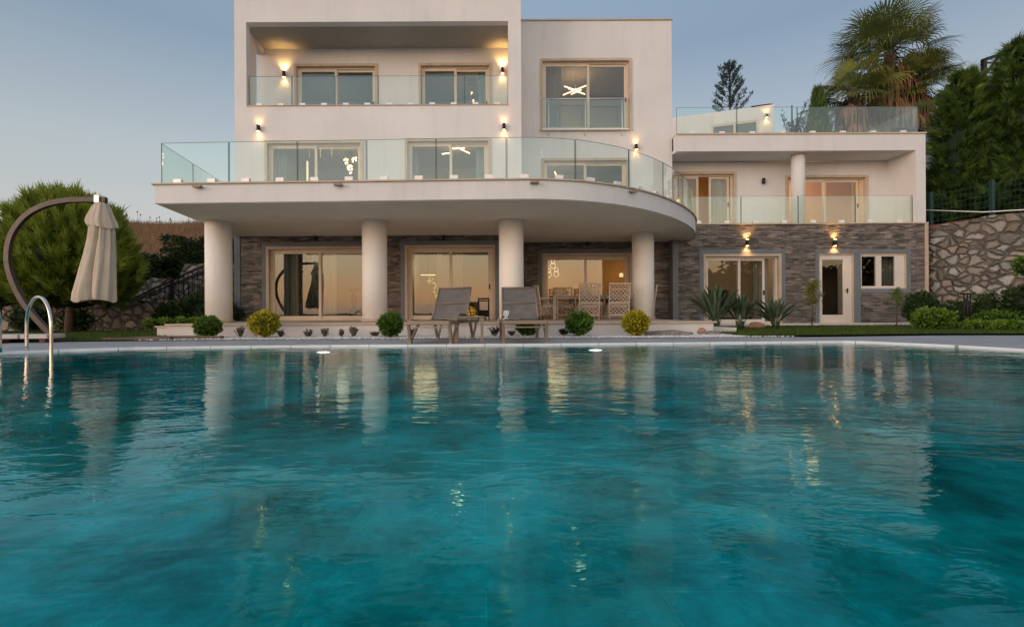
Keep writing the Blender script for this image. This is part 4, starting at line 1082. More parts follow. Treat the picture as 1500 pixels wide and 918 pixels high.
bush(pX(1476,11.5),11.5,.03,.40,.10,1500,.08,M['leaf_bright'],'shrub','low bright green shrub before the rubble wall, right of two','shrub',lump=.25,stem=False)
bush(pX(1468,12.8),12.8,.03,.6,.22,2200,.09,M['leaf_box'],'shrub','wide green shrub behind the two low shrubs at the right edge','shrub',lump=.3,stem=False)
bush(pX(1350,14.6),14.6,.03,.42,.48,1500,.10,M['leaf_hedge'],'shrub','dark loose shrub at the stone clad corner of the wing','shrub',lump=.4)
bush(pX(1400,13.9),13.9,.03,.4,.34,800,.10,M['leaf_hedge'],'shrub','dark shrub against the rubble wall beside the dark posts','shrub',lump=.45)
bush(pX(1448,13.4),13.4,.03,.35,.42,800,.10,M['leaf_hedge'],'shrub','tall dark shrub against the rubble wall near the frame edge','shrub',lump=.5)
bush(pX(1498,12.6),12.6,.2,.4,.45,1200,.10,M['leaf_hedge'],'shrub','dark shrub cut by the right frame edge','shrub',lump=.4)
bush(pX(1502,12.4),12.4,1.35,.22,.25,600,.08,M['leaf_bright'],'climbing_plant','small bright leaf tuft on the rubble wall at the right edge','plant',lump=.4)
t=thing('garden_lantern','dark slim metal garden lantern post among shrubs by the rubble wall','lamp post',(pX(1417,12.6),12.6,.03))
X=pX(1417,12.6); m=MB()
for dx in (-.09,0,.09): m.tube([(X+dx,12.6,.03),(X+dx*.9,12.6,.95)],.014,6)
m.build('posts',M['rail_black'],t); m=MB(); m.box(X-.13,X+.13,12.5,12.7,.02,.08); m.build('base',M['rail_black'],t); m=MB(); m.box(X-.12,X+.12,12.52,12.68,.93,.97); m.build('cap',M['rail_black'],t)

# ------------------------------------------------------------------ right retaining wall, fence, conifers
wp=[(15.25,17.2),(16.2,15.6),(18.6,13.2),(26,7)]
m=MB(); hs=[3.35,3.55,3.75,4.6]
for i in range(3):
    a,b=wp[i],wp[i+1]; h1,h2=hs[i],hs[i+1]
    m.add([(*a,-.05),(*b,-.05),(*b,h2),(*a,h1),(a[0]+.5,a[1]+.5,-.05),(b[0]+.5,b[1]+.5,-.05),(b[0]+.5,b[1]+.5,h2),(a[0]+.5,a[1]+.5,h1)],[(0,1,2,3),(3,2,6,7),(0,3,7,4),(1,5,6,2)])
bm=bmesh.new(); me=bpy.data.meshes.new('retaining_wall'); me.from_pydata(m.v,[],m.f); bm.from_mesh(me); bmesh.ops.subdivide_edges(bm,edges=bm.edges[:],cuts=28,use_grid_fill=True)
for v in bm.verts:
    if v.co.z>3: v.co.z+=.10*noise.noise(v.co*1.9)
    v.co.y-=.05*noise.noise(v.co*2.6); v.co.x-=.04*noise.noise(v.co*2.1+Vector((5,5,5)))
bm.to_mesh(me); bm.free(); me.materials.append(M['rubble']); o=bpy.data.objects.new('retaining_wall',me); C.objects.link(o)
tag(o,'tall rubble stone retaining wall right of the villa','wall')
def hr(x,y): return 3.3+min(3.5,max(0,(x-16)*.05+(y-17)*.16))+.15*nz(x,y,.4)
mb=MB()
V=[(15.4,17.3),(16.5,15.9),(18.9,13.5),(26.3,7.3),(60,7.3),(60,60),(15.4,60)]
mb.prism(V,3.0,3.32); o=mb.build('bank',M['soil']); struct(o)
terrain('hillside',np.arange(15.5,60,1.5),np.arange(17.3,60,1.5),hr,M['ground'])
# fence
fpath=[(15.6,16.75),(16.45,15.55),(18.9,13.3),(23,9.5)]
t=thing('mesh_fence','green wire mesh fence with posts on top of the rubble wall','fence',(15.6,16.75,3.4))
def fz(x): return 3.35+(x-15.25)*.115
m=MB(); pts=[Vector(p) for p in fpath]
for a,b in zip(pts[:-1],pts[1:]):
    L=(b-a).length; k=int(L/.11)
    for i in range(k):
        p=a.lerp(b,i/k); m.obox((p.x,p.y,fz(p.x)),(p.x,p.y,fz(p.x)+1.15),.006,.006)
    for j in range(7):
        zz_=.03+j*.185; m.obox((a.x,a.y,fz(a.x)+zz_),(b.x,b.y,fz(b.x)+zz_),.006,.006)
m.build('wire_mesh',M['green_post'],t)
for p in ((15.62,16.72),(16.47,15.5),(18.9,13.25),(21,11.3)):
    m=MB(); m.box(p[0]-.05,p[0]+.05,p[1]-.05,p[1]+.05,fz(p[0])-.2,fz(p[0])+1.25); m.build('post',M['green_post'],t)
m=MB(); m.tube([(15.5,16.8,4.05),(16.3,15.6,3.72),(17.3,14.6,3.62),(19,13,3.9)],.02,6); tag(m.build('hose',M['clamp']),'pale hose slung along the fence above the rubble wall','hose')
m=MB(); m.obox((15.5,16.9,3.40),(17.0,15.3,3.55),.3,.14); tag(m.build('brick_edge',M['brick']),'reddish brick course on the wall top below the green fence','brick edging')

def conifer(x,y,z0,H,Rb,n,lb,seed,mat='leaf_con',grp='conifers above the rubble wall',L=.36):
    t=thing('conifer_tree',lb,'tree',(x,y,z0),grp); r2=np.random.default_rng(seed)
    m=MB(); m.tube([(x,y,z0-.3),(x,y,z0+H*.5),(x,y,z0+H*.96)],[.22,.14,.02],10); m.build('trunk',M['bark_dark'],t)
    # boughs: rising arms, feathery sprays along them
    P=[];D_=[];T=[];mbh=MB(); nb=190
    for i in range(nb):
        u=(i+r2.uniform(0,1))/nb; zz_=z0+.05+(H*.97)*u; rad=Rb*((1-u)**.75)*(.75+.25*math.sin(PI*min(1,u*3+.2)))*r2.uniform(.78,1.12)+.12
        a=r2.uniform(0,2*PI) if r2.uniform()<.5 else r2.uniform(PI,2*PI)
        dv=np.array([math.cos(a),math.sin(a),0]); up=rad*r2.uniform(.15,.5)
        ks=max(6,int(n/nb*(.35+rad/Rb)))
        s=r2.uniform(.35,1,ks)**.7
        base=np.array([x,y,zz_])+dv*rad*s[:,None]+np.array([0,0,1])*(up*s**1.8-.10*rad*np.sin(PI*s))[:,None]
        jit=r2.normal(0,1,(ks,3))*np.array([.13,.13,.07])*rad**.5
        P.append(base+jit); dd=dv*.75+np.array([0,0,.45])+r2.normal(0,.35,(ks,3)); D_.append(dd); T.append((.05+.70*s**2.5)*(.55+.55*u)+r2.normal(0,.12,ks)+.1*r2.uniform())  # tone climbs with height: lit top and shaded base painted in
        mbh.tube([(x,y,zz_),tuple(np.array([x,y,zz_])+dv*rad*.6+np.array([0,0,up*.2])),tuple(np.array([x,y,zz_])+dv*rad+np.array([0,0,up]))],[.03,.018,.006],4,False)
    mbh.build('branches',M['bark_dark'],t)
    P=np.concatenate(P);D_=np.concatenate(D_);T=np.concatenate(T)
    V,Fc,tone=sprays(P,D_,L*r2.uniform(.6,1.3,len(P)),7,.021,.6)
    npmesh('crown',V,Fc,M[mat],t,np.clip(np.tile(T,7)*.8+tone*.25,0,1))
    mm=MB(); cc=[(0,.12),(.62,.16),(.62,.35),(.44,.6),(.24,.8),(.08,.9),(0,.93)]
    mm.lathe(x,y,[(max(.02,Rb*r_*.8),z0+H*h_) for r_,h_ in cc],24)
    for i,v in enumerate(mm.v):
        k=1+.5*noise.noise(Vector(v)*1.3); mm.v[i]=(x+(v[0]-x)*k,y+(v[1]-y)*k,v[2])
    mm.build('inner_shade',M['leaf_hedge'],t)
    return t
conifer(pX(1412,18.4),18.4,3.4,6.3,2.0,10500,'dense dark conifer directly right of the villa, behind the fence',1)
conifer(pX(1492,17.4),17.4,3.4,6.9,2.1,10500,'taller dark conifer at the right frame edge',2)
conifer(pX(1450,20.5),20.5,3.6,6.3,1.7,5200,'dark conifer half hidden between the two front conifers',3)
conifer(pX(1560,16.5),16.5,3.4,7.6,2.0,4600,'dark conifer mostly outside the right frame edge',4)
# steel pergola behind the trees
t=thing('steel_frame','dark steel post and angled beams rising behind the conifers','pergola',(pX(1440,23),23,4))
def pt(x,y,D): q=px(x,y,D); return (q[0],D,q[1])
m=MB(); a=pt(1441,88,23); m.obox((a[0],23,4),a,.16,.16); m.build('post',M['rail_black'],t)
m=MB(); m.obox(pt(1439,89,23),pt(1506,66,23),.14,.14); m.obox(pt(1445,108,23),pt(1462,84,23),.09,.09); m.obox(pt(1466,79,23),pt(1510,77,24.5),.1,.1); m.obox(pt(1441,92,23),pt(1480,92,25),.06,.06); m.build('beams',M['rail_black'],t)
# blue-grey shed wall between house and conifers
t=thing('neighbour_shed','blue grey outbuilding between the villa and the conifers','shed',(17.2,22.5,3))
m=MB(); x0,x1=pX(1352,21.5),pX(1400,21.5); zt=pZ(192,21.5,1360); m.box(x0,x1,21.5,24,3,zt); m.build('wall',M['bluegrey'],t)
m=MB(); m.add([(x0-.1,21.4,zt),(x1+.1,21.4,zt),(x1+.1,22.9,zt+.7),(x0-.1,22.9,zt+.7)],[(0,1,2,3)]); m.add([(x0-.1,24.4,zt),(x1+.1,24.4,zt),(x1+.1,22.9,zt+.7),(x0-.1,22.9,zt+.7)],[(3,2,1,0)]); m.build('roof',M['bark_dark'],t)

# ------------------------------------------------------------------ palms
def palm(x,y,z0,zc,Rf,ng,nd,lb,seed):
    r2=random.Random(seed); t=thing('fan_palm',lb,'palm tree',(x,y,z0),'fan palms behind the roof terrace')
    m=MB(); m.tube([(x,y,z0),(x+.05,y,(z0+zc)/2),(x,y,zc-.1)],[.34,.28,.24],14); m.build('trunk',M['bark'],t)
    def fronds(n,el0,el1,mat,name,Rk,curl,dead=False):
        V=[];Fc=[];T=[];st=MB()
        for i in range(n):
            u=(i+r2.random())/n; el=el0+(el1-el0)*u+r2.gauss(0,.12); az=r2.uniform(0,2*PI)
            d=Vector((math.cos(az)*math.cos(el),math.sin(az)*math.cos(el),math.sin(el)))
            o=Vector((x,y,zc+(r2.uniform(-2.6,-.1) if dead else r2.uniform(-.5,.25))))
            Lp=Rf*Rk*(r2.uniform(.34,.56) if not dead else r2.uniform(.10,.5)); hub=o+d*Lp+Vector((0,0,-.12*Lp)); 
            st.tube([o,o+d*Lp*.5,hub],[.03,.02,.014],5,False)
            side=d.cross(Vector((0,0,1)))
            if side.length<.05: side=Vector((1,0,0))
            side.normalize(); up=side.cross(d).normalized()
            K=(24 if not dead else 13); tn=r2.random()*.6+ (.3 if not dead else .2); Lb=Rf*Rk*r2.uniform(.42,.60)
            yl = (r2.random()<.12 and not dead)
            for k in range(K):
                f=(k/(K-1)*2-1); an=f*R(95 if not dead else 42)+(r2.gauss(0,.12) if dead else 0)
                bd=(d*math.cos(an)+side*math.sin(an)+up*(.18*(1-abs(f)))).normalized()
                L=Lb*(1-.25*abs(f))*r2.uniform(.9,1.08); w=.030 if not dead else .032
                wv=bd.cross(up).normalized()*w
                p1=hub+bd*L*.5; dr=(r2.uniform(.5,1.1)*L if dead else 0); p1=p1+Vector((0,0,-dr*.25)); p2=hub+bd*L*(.78-(.2 if dead else 0))+Vector((0,0,-curl*L*.10-dr*.6)); p3=hub+bd*L*(r2.uniform(.93,1)-(.38 if dead else 0))+Vector((0,0,-curl*L*r2.uniform(.15,.5)-dr))
                b=len(V); V+=[hub,p1-wv,p1+wv,p2-wv*.6,p2+wv*.6,p3]
                Fc+=[(b,b+1,b+2,b+2),(b+1,b+3,b+4,b+2),(b+3,b+5,b+4,b+4)]; q=min(1,tn+(.35 if yl else 0)+r2.gauss(0,.06)); T+=[q,q,min(1,q+.05)]
        # as triangles
        F3=[];T3=[]
        for f,q in zip(Fc,T):
            F3.append(f[:3]); T3.append(q)
            if f[3]!=f[2]: F3.append((f[0],f[2],f[3])); T3.append(q)
        npmesh(name,np.array([tuple(v) for v in V]),np.array(F3),M[mat],t,np.clip(np.array(T3),0,1)); st.build('petioles' if not dead else 'dead_petioles',M['leaf_yg'] if not dead else M['leaf_dead'],t)
    fronds(ng,1.3,-.75,'leaf_palm','green_fronds',1.0,1.0)
    fronds(nd,-.55,-1.4,'leaf_dead','dead_fronds',.85,.5,True)
    return t
def palm_at(x,y,D,Rpx,ng,nd,lb,seed): 
    X,Z=px(x,y,D); palm(X,D,4.0,Z,Rpx*D/700,ng,nd,lb,seed)
palm_at(1303,74,25.0,90,62,170,'tallest fan palm with dense crown behind the roof terrace',11)
palm_at(1250,128,24.0,62,40,110,'lower left fan palm with brown skirt of dead fronds',12)
palm_at(1348,118,24.4,60,40,80,'right fan palm leaning behind the roof terrace corner',13)

# araucaria
D=34; X,Zt=px(1069,97,D); t=thing('araucaria_tree','slim tiered dark conifer rising behind the white neighbour house','tree',(X,D,8))
m=MB(); m.tube([(X,D,7),(X,D,Zt-1.5),(X,D,Zt)],[.12,.06,.02],8); P=[];Dn=[]
s=F/D
for yy,hw in ((100,5),(105,8),(112,14),(117,13),(127,16),(133,18),(140,20),(147,22),(155,25),(163,26),(171,28)):
    zz_=Zt-(yy-97)/s
    for k in range(5):
        a=2*PI*k/5+yy*1.7; L=hw/s*random.uniform(.75,1.1); up=L*.6
        e=Vector((X+L*math.cos(a),D+L*math.sin(a),zz_+up)); m.tube([(X,D,zz_-.1),((X+e.x)/2,(D+e.y)/2,zz_+up*.2),e],[.03,.02,.01],4,False)
        for j in range(60):
            u=random.uniform(.45,1.05); sw_=.13*u; P.append((X+(e.x-X)*u+random.gauss(0,sw_*.5),D+(e.y-D)*u+random.gauss(0,sw_*.5),zz_+up*u*u+random.uniform(-.02,.16))); Dn.append((math.cos(a)*.5,math.sin(a)*.5,1))
m.build('trunk',M['bark_dark'],t); P=np.array(P); V,Fc=leaves(P,np.array(Dn,float),.22,.22,.3); npmesh('crown',V,Fc,M['leaf_arau'],t,rng.uniform(0,1,len(P)))
# slender column cypress and feathery tree on the left of the palms
def small_tree(x,yt,D,lb,shape):
    X,Zt=px(x,yt,D); t=thing('cypress_tree' if shape=='col' else 'feathery_tree',lb,'tree',(X,D,5)); m=MB(); m.tube([(X,D,4.6),(X,D,Zt-.1)],[.12,.03],8); 
    if shape=='col':
        m.build('trunk',M['bark_dark'],t); n=2200; u=rng.uniform(0,1,n)**.8; z=Zt-u*4.6; r=.08+.50*np.minimum(1,u*1.6)**.8; a=rng.uniform(0,2*PI,n)
        P=np.stack([X+r*np.cos(a)*rng.uniform(.5,1,n),D+r*np.sin(a),z],1); V,Fc,tone=sprays(P,np.stack([np.cos(a)*.3,np.sin(a)*.3,np.ones(n)],1),np.full(n,.3),5,.02,.3)
        npmesh('crown',V,Fc,M['leaf_con'],t,tone)
    else:
        P=[];Dn=[]
        for i in range(26):
            a=random.uniform(-.9,.9); L=random.uniform(.8,2.0); s0=Zt-2.6+random.uniform(-.8,1.2); e=(X+L*math.sin(a)*.9+.25*L,D+random.uniform(-.6,.6),s0+L*math.cos(a)*.8)
            m.tube([(X,D,s0-.4),e],[.03,.01],4,False)
            for j in range(90):
                u=random.uniform(.2,1.05); P.append((X+(e[0]-X)*u+random.gauss(0,.06),D+(e[1]-D)*u,s0-.4+(e[2]-s0+.4)*u+random.gauss(0,.06))); Dn.append((.4,0,.8))
        m.build('trunk',M['bark_dark'],t); P=np.array(P); V,Fc=leaves(P,np.array(Dn,float),.16,.35,.5); npmesh('crown',V,Fc,M['leaf_arau'],t,rng.uniform(0,1,len(P)))
small_tree(1198,132,23,'narrow column cypress left of the fan palms','col')
small_tree(1160,152,25,'small feathery dark tree behind the roof terrace glass','f')

# ------------------------------------------------------------------ neighbour house
A=px(1134,153,26.0); xa=A[0]; zt=A[1]; nb=thing('neighbour_house','white flat roofed house on the slope beyond the roof terrace','house',(xa,26,3))
dirx=Vector((-4.9,1.75)).normalized()
def NP(u,v,z): # u along the front wall leftwards, v depth
    p=Vector((xa,26.0))+dirx*u+Vector((-dirx.y,dirx.x))*(-v); return (p.x,p.y,z)
def nbox(m,u0,u1,v0,v1,z0,z1):
    c=[NP(u,v,z) for z in (z0,z1) for (u,v) in ((u0,v0),(u1,v0),(u1,v1),(u0,v1))]
    m.add(c,[(0,1,2,3),(4,7,6,5),(0,4,5,1),(1,5,6,2),(2,6,7,3),(3,7,4,0)])
wz1=pZ(175,26.2,1085); wz0=zt-3.6
m=MB(); h=[(.75,3.1),(3.9,5.0)]
nbox(m,0,.75,0,.2,3,zt); nbox(m,.75,3.1,0,.2,wz1,zt); nbox(m,3.1,3.95,0,.2,3,zt); nbox(m,3.95,5.1,0,.2,wz1-.45,zt); nbox(m,5.1,9,0,.2,3,zt); nbox(m,.75,3.1,0,.2,3,wz0); nbox(m,3.95,5.1,0,.2,3,wz0)
nbox(m,0,.2,.2,6,3,zt); nbox(m,.2,9,5.8,6,3,zt); nbox(m,.2,9,.2,5.8,zt-.3,zt-.05)
m.build('wall',M['plaster'],nb)
for u0,u1,top in ((.75,3.1,wz1),(3.95,5.1,wz1-.45)):
    m=MB(); nbox(m,u0,u0+.1,.03,.14,wz0,top); nbox(m,u1-.1,u1,.03,.14,wz0,top); nbox(m,u0+.1,u1-.1,.03,.14,top-.1,top); nbox(m,(u0+u1)/2-.05,(u0+u1)/2+.05,.035,.13,wz0,top-.1)
    w_=m.build('window',M['frame'],nb); m=MB(); nbox(m,u0+.1,(u0+u1)/2-.05,.07,.08,wz0,top-.1); nbox(m,(u0+u1)/2+.05,u1-.1,.07,.08,wz0,top-.1); m.build('pane',M['pane'],w_)
m=MB(); nbox(m,.05,1.0,.6,1.4,zt+.25,zt+.3); nbox(m,.1,.15,.7,.75,zt,zt+.25); nbox(m,.9,.95,.7,.75,zt,zt+.25); nbox(m,0,.3,.3,.5,zt,zt+.16); m.build('roof_panel',M['bark_dark'],nb)

# ------------------------------------------------------------------ wall lamps
LAMPN=0
def sconce(x,y,D,label,lit=True,power=5.0,size=1.0,both=True,normal=(0,-1,0),at=None,up=1.0):
    if at is None: X,Z=px(x,y,D); Y=D
    else: X,Y,Z=at
    t=thing('wall_lamp',label,'wall lamp',(X,Y,Z),'black cylinder wall lamps'); r=.052*size; hh=.105*size
    yb=Y-r-.03
    m=MB(); m.lathe(X,yb,[(r*.9,Z-hh),(r,Z-hh+.01),(r,Z+hh-.01),(r*.9,Z+hh)],18); m.build('body',M['black'],t)
    m=MB(); m.box(X-.03,X+.03,Y-.035,Y-.001,Z-.05,Z+.05); m.build('bracket',M['black'],t)
    if lit:
        for sgn in (1,-1):
            m=MB(); m.lathe(X,yb,[(r*.8,Z+sgn*(hh+.002)),(r*.8,Z+sgn*(hh+.007))],14); m.build('bulb',M['lamp_emit'],t)
            l=bpy.data.lights.new('lamp_beam','SPOT'); l.energy=power*(up if sgn>0 else 1); l.color=(1,.58,.20); l.spot_size=R(112); l.spot_blend=.9; l.shadow_soft_size=.03
            o=bpy.data.objects.new('lamp_beam',l); C.objects.link(o); o.parent=t; o.location=(0,yb-Y,sgn*(hh+.02)); o.rotation_euler=(PI if sgn>0 else 0,0,0)
            o.rotation_euler[0]+= R(-12)*sgn*1.0
    return t
sconce(417,110,DB,'lit black wall lamp at the left end of the top loggia',power=10,up=3.5)
sconce(736,105,DB,'lit black wall lamp at the right end of the top loggia',power=10,up=4.5)
sconce(380,189,DL,'lit black wall lamp on the white facade, leftmost above the glass balcony',power=4)
sconce(738,187,DL,'lit black wall lamp between the middle balcony window and the tall guarded window',power=4)
sconce(931,216,DR,'lit black wall lamp above the curved end of the glass balcony',power=4)
sconce(1093,356,DW,'lit wall lamp on the stone wall above the open sliding door',power=26)
sconce(1221,356,DW,'lit wall lamp on the stone wall above the glazed single door',power=26)
sconce(464,350,DL,'unlit black wall lamp above the first glass door under the balcony',False,size=.8)
sconce(650,349,DL,'unlit black wall lamp above the second glass door under the balcony',False,size=.8)
sconce(860,358,DR,'unlit black wall lamp above the dining table door',False,size=.8)
sconce(1117,266,DWB,'unlit black wall lamp between the two doors of the wing loggia',False)
q=NP(.38,-.0,pZ(170,26.1,1121)); sconce(0,0,0,'lit wall lamp on the white neighbour house','x',power=9,at=(q[0]-.03,q[1]-.03,q[2]),size=1.1)

# ------------------------------------------------------------------ rooms: lamps, curtains, furniture
def plight(x,y,z,e,col=(1,.66,.36),r=.55,name='room_light',parent=None):
    l=bpy.data.lights.new(name,'POINT'); l.energy=e; l.color=col; l.shadow_soft_size=r; o=bpy.data.objects.new(name,l); C.objects.link(o)
    if parent: o.parent=parent; o.location=Vector((x,y,z))-parent.location
    else: o.location=(x,y,z)
def sticks(x,y,D,segs,label,e=30,zc=None,name='chandelier',r=.022):
    X,Z=px(x,y,D); t=thing(name,label,'chandelier',(X,D,Z)); m=MB()
    for (x1,y1,x2,y2,dd) in segs:
        a=px(x1,y1,D); b=px(x2,y2,D); m.tube([(a[0],D-dd,a[1]),(b[0],D+dd,b[1])],r,8)
    m.build('light_rods',M['chand_emit'],t); m=MB(); top=Z+(zc or .6); m.tube([(X,D,Z),(X,D,top)],.01,6); m.lathe(X,D,[(.10,top-.02),(.10,top)],16); m.build('stem',M['steel'],t)
    plight(X,D,Z-.1,e,r=.16,parent=t)
sticks(843,131,18.2,[(824,142,862,122,.15),(828,123,848,138,-.2),(836,140,852,130,.1),(833,128,856,140,-.1)],'starburst chandelier of crossed glowing rods behind the guarded upper window',26,.8)
sticks(668,217,17.2,[(648,227,660,223,.1),(652,213,663,216,.1),(668,214,688,226,-.1),(664,220,680,215,.15)],'chandelier of short crossed glowing rods behind the middle balcony window',22,.5)
sticks(816,260,18.4,[(812,252,818,262,.05),(816,256,820,264,-.05),(818,260,821,268,.02)],'small glowing pendant behind the low right balcony window',14,.4)
def blobs(pts,D,label,e,r=.07,stemtop=None,mat='chand_emit',name='pendant_lamp'):
    c=px(sum(p[0] for p in pts)/len(pts),sum(p[1] for p in pts)/len(pts),D); t=thing(name,label,'pendant lamp',(c[0],D,c[1]))
    m=MB(); w=MB()
    for x,y in pts:
        X,Z=px(x,y,D); 
        for k in range(7):
            a=random.uniform(0,2*PI); b=random.uniform(-1,1); q=(X+r*.7*math.cos(a),D+r*.7*math.sin(a),Z+r*b); rr_=r*random.uniform(.3,.55)
            m.lathe(q[0],q[1],[(0,q[2]-rr_),(rr_*.8,q[2]-rr_*.6),(rr_,q[2]),(rr_*.8,q[2]+rr_*.6),(0,q[2]+rr_)],8)
        w.tube([(X,D,Z),(c[0],D,stemtop or Z+.5)],.005,4,False)
    m.build('glow_globes',M[mat],t); w.build('cable',M['black'],t); w=MB(); w.lathe(c[0],D,[(.16,(stemtop or c[1]+.5)),(.16,(stemtop or c[1]+.5)+.03)],20); w.build('canopy_plate',M['steel'],t)
    plight(c[0],D,c[1]-.15,e,r=.16,parent=t)
blobs([(507,236),(519,234),(512,243),(513,251)],17.2,'cluster of glowing glass pendants behind the left balcony window',24,.085,px(512,224,17.2)[1])
blobs([(691,137),(693,148)],18.4,'small double pendant behind the right loggia window',8,.04)
# ring pendants behind the dining door
D=18.3; t=thing('ring_pendant','three glowing ring pendants behind the left pane of the dining door','pendant lamp',(px(811,390,D)[0],D,px(811,390,D)[1])); m=MB(); w=MB()
for x,y in ((810,386),(804,399),(815,398)):
    X,Z=px(x,y,D)
    for k,(rr_,dz) in enumerate(((.07,.07),(.095,-.08))):
        pts=[(X+rr_*math.cos(a),D+.02*k,Z+dz+rr_*1.15*math.sin(a)) for a in np.linspace(0,2*PI,17)]; m.tube(pts,.009,6,False)
    w.tube([(X,D,Z+.15),(X,D,2.95)],.004,4,False)
m.build('rings',M['ring_emit'],t); w.build('cable',M['black'],t); plight(px(811,390,D)[0],D,1.9,26,(1,.66,.32),parent=t)
# wall light right in dining room
X,Z=px(910,403,19.4); t=thing('wall_light','small warm glowing lamp behind the right edge of the dining door','lamp',(X,19.4,Z)); m=MB(); m.lathe(X,19.4,[(.09,Z-.07),(.07,Z+.08)],12); m.build('shade',M['ring_emit'],t); m=MB(); m.box(X-.02,X+.02,19.4,20,Z-.03,Z+.0); m.build('arm',M['black'],t)
plight(X,19.2,Z,16,(1,.55,.2),parent=t)
# light strip
X,Z=px(450,250,17.5); m=MB(); m.box(X-.03,X+.03,17.5,17.54,Z-1.0,Z+.35); tag(m.build('light_strip',M['ring_emit']),'vertical glowing light strip inside the left balcony window','lamp')
# yellow ceiling lamp seen in door two
X,Z=px(627,404,18.6); t=thing('ceiling_lamp','broad glowing yellowish chandelier behind the second glass door','chandelier',(X,18.6,Z)); m=MB(); m.box(X-.28,X+.28,18.5,18.7,Z+.02,Z+.045)
m.build('light_bar',M['ring_emit'],t); w=MB()
g=MB()
for k in range(26):
    a=random.uniform(0,1); q=(X+.0+.45*a+random.gauss(0,.06),18.6+random.gauss(0,.1),Z-.1-.75*a+random.gauss(0,.07)); g.lathe(q[0],q[1],[(0,q[2]-.045),(.04,q[2]),(0,q[2]+.045)],6); 
M['yglow']=m_emit('yellow_drop_glow',(.9,.8,.12),.55)
g.build('glass_drops',M['yglow'],t); w.tube([(X,18.6,Z),(X,18.6,3.0)],.01,5); w.build('cable',M['black'],t); plight(X,17.4,Z+.2,22,(1,.72,.38),parent=t)
# mushroom table lamp on a console
X,_=px(518,440,17.0); t=thing('table_lamp','dark mushroom shaped table lamp behind the first glass door','lamp',(X,17,.75))
zb=px(518,463,17.0)[1]; zt_=px(518,423,17.0)[1]
m=MB(); m.lathe(X,17,[(.17,zb),(.16,zb+.06),(.07,zb+.35),(.10,zb+.62),(.06,zt_-.1),(.03,zt_-.06)],20); m.build('base',M['bark_dark'],t)
m=MB(); m.lathe(X,17,[(.03,zt_+.04),(.20,zt_+.0),(.27,zt_-.07),(.25,zt_-.085),(.03,zt_-.03)],24); m.build('lamp_shade',M['bark_dark'],t)
t=thing('console_table','low dark console under the mushroom lamp','table',(X,17,.3)); m=MB(); m.box(X-.7,X+.5,16.8,17.25,zb-.04,zb-.002); m.build('top',M['bark_dark'],t)
for a,b in ((-.65,16.83),(.45,16.83),(-.65,17.2),(.45,17.2)): m=MB(); m.box(X+a-.02,X+a+.02,b-.02,b+.02,ZT+.01,zb-.04); m.build('leg',M['bark_dark'],t)
def curtain(x0,x1,y0,D,zb,label,mat='curtain',yt=None,folds=None,zt_=None):
    X0,X1=pX(x0,D,y0),pX(x1,D,y0); Zt=zt_ if zt_ else pZ(y0,D,(x0+x1)/2)+.15; n=max(16,int((X1-X0)*60)); k=folds or max(2,(X1-X0)/.13)
    V=[];
    for i in range(n+1):
        u=i/n; V.append((X0+(X1-X0)*u, D+.045*math.sin(u*k*2*PI)+.012*math.sin(u*k*5.3)))
    m=MB(); v=[]
    for (x,y) in V: v+=[(x,y,zb),(x,y,Zt)]
    m.add(v,[(2*i,2*i+2,2*i+3,2*i+1) for i in range(n)],True)
    tag(m.build('curtain',M[mat]),label,'curtain','curtains inside the windows')
gy=ZT+.03
curtain(398,424,364,DL+.55,gy,'grey curtain at the left side of the first glass door','curtain_grey')
curtain(425,437,364,DL+.62,gy,'pale sheer curtain strip in the left pane of the first glass door','curtain')
curtain(473,493,364,DL+.55,gy,'cream curtain in the right pane of the first glass door')
curtain(640,658,364,DL+.55,gy,'pale curtain in the left pane of the second glass door')
curtain(664,677,364,DL+.62,gy,'cream curtain just right of the middle stile of the second glass door')
curtain(399,419,210,DL+.5,ZS1+.02,'pale blue curtain at the left of the left balcony window','curtain_teal')
curtain(602,612,208,DL+.5,ZS1+.02,'pale curtain at the left edge of the middle balcony window','curtain_teal')
curtain(697,712,208,DL+.5,ZS1+.02,'pale curtain at the right edge of the middle balcony window','curtain_teal')
curtain(700,718,98,DB+.5,6.83,'pale curtain at the right edge of the right loggia window','curtain_teal')
curtain(800,822,92,DR+.5,6.6,'grey curtain at the left of the guarded upper window','curtain_grey')
curtain(1103,1126,380,DW+.5,.12,'grey curtain gathered at the right of the open sliding door','curtain_grey')
curtain(1227,1238,380,DW+.45,.12,'pale curtain behind the glazed single door','curtain')
curtain(1290,1314,376,DW+.4,.9,'sheer ribbed curtain behind the right pane of the small window','curtain_grey')
curtain(1043,1069,262,DWB+.35,3.55,'closed cream curtain behind the right leaf of the left loggia door','curtain')
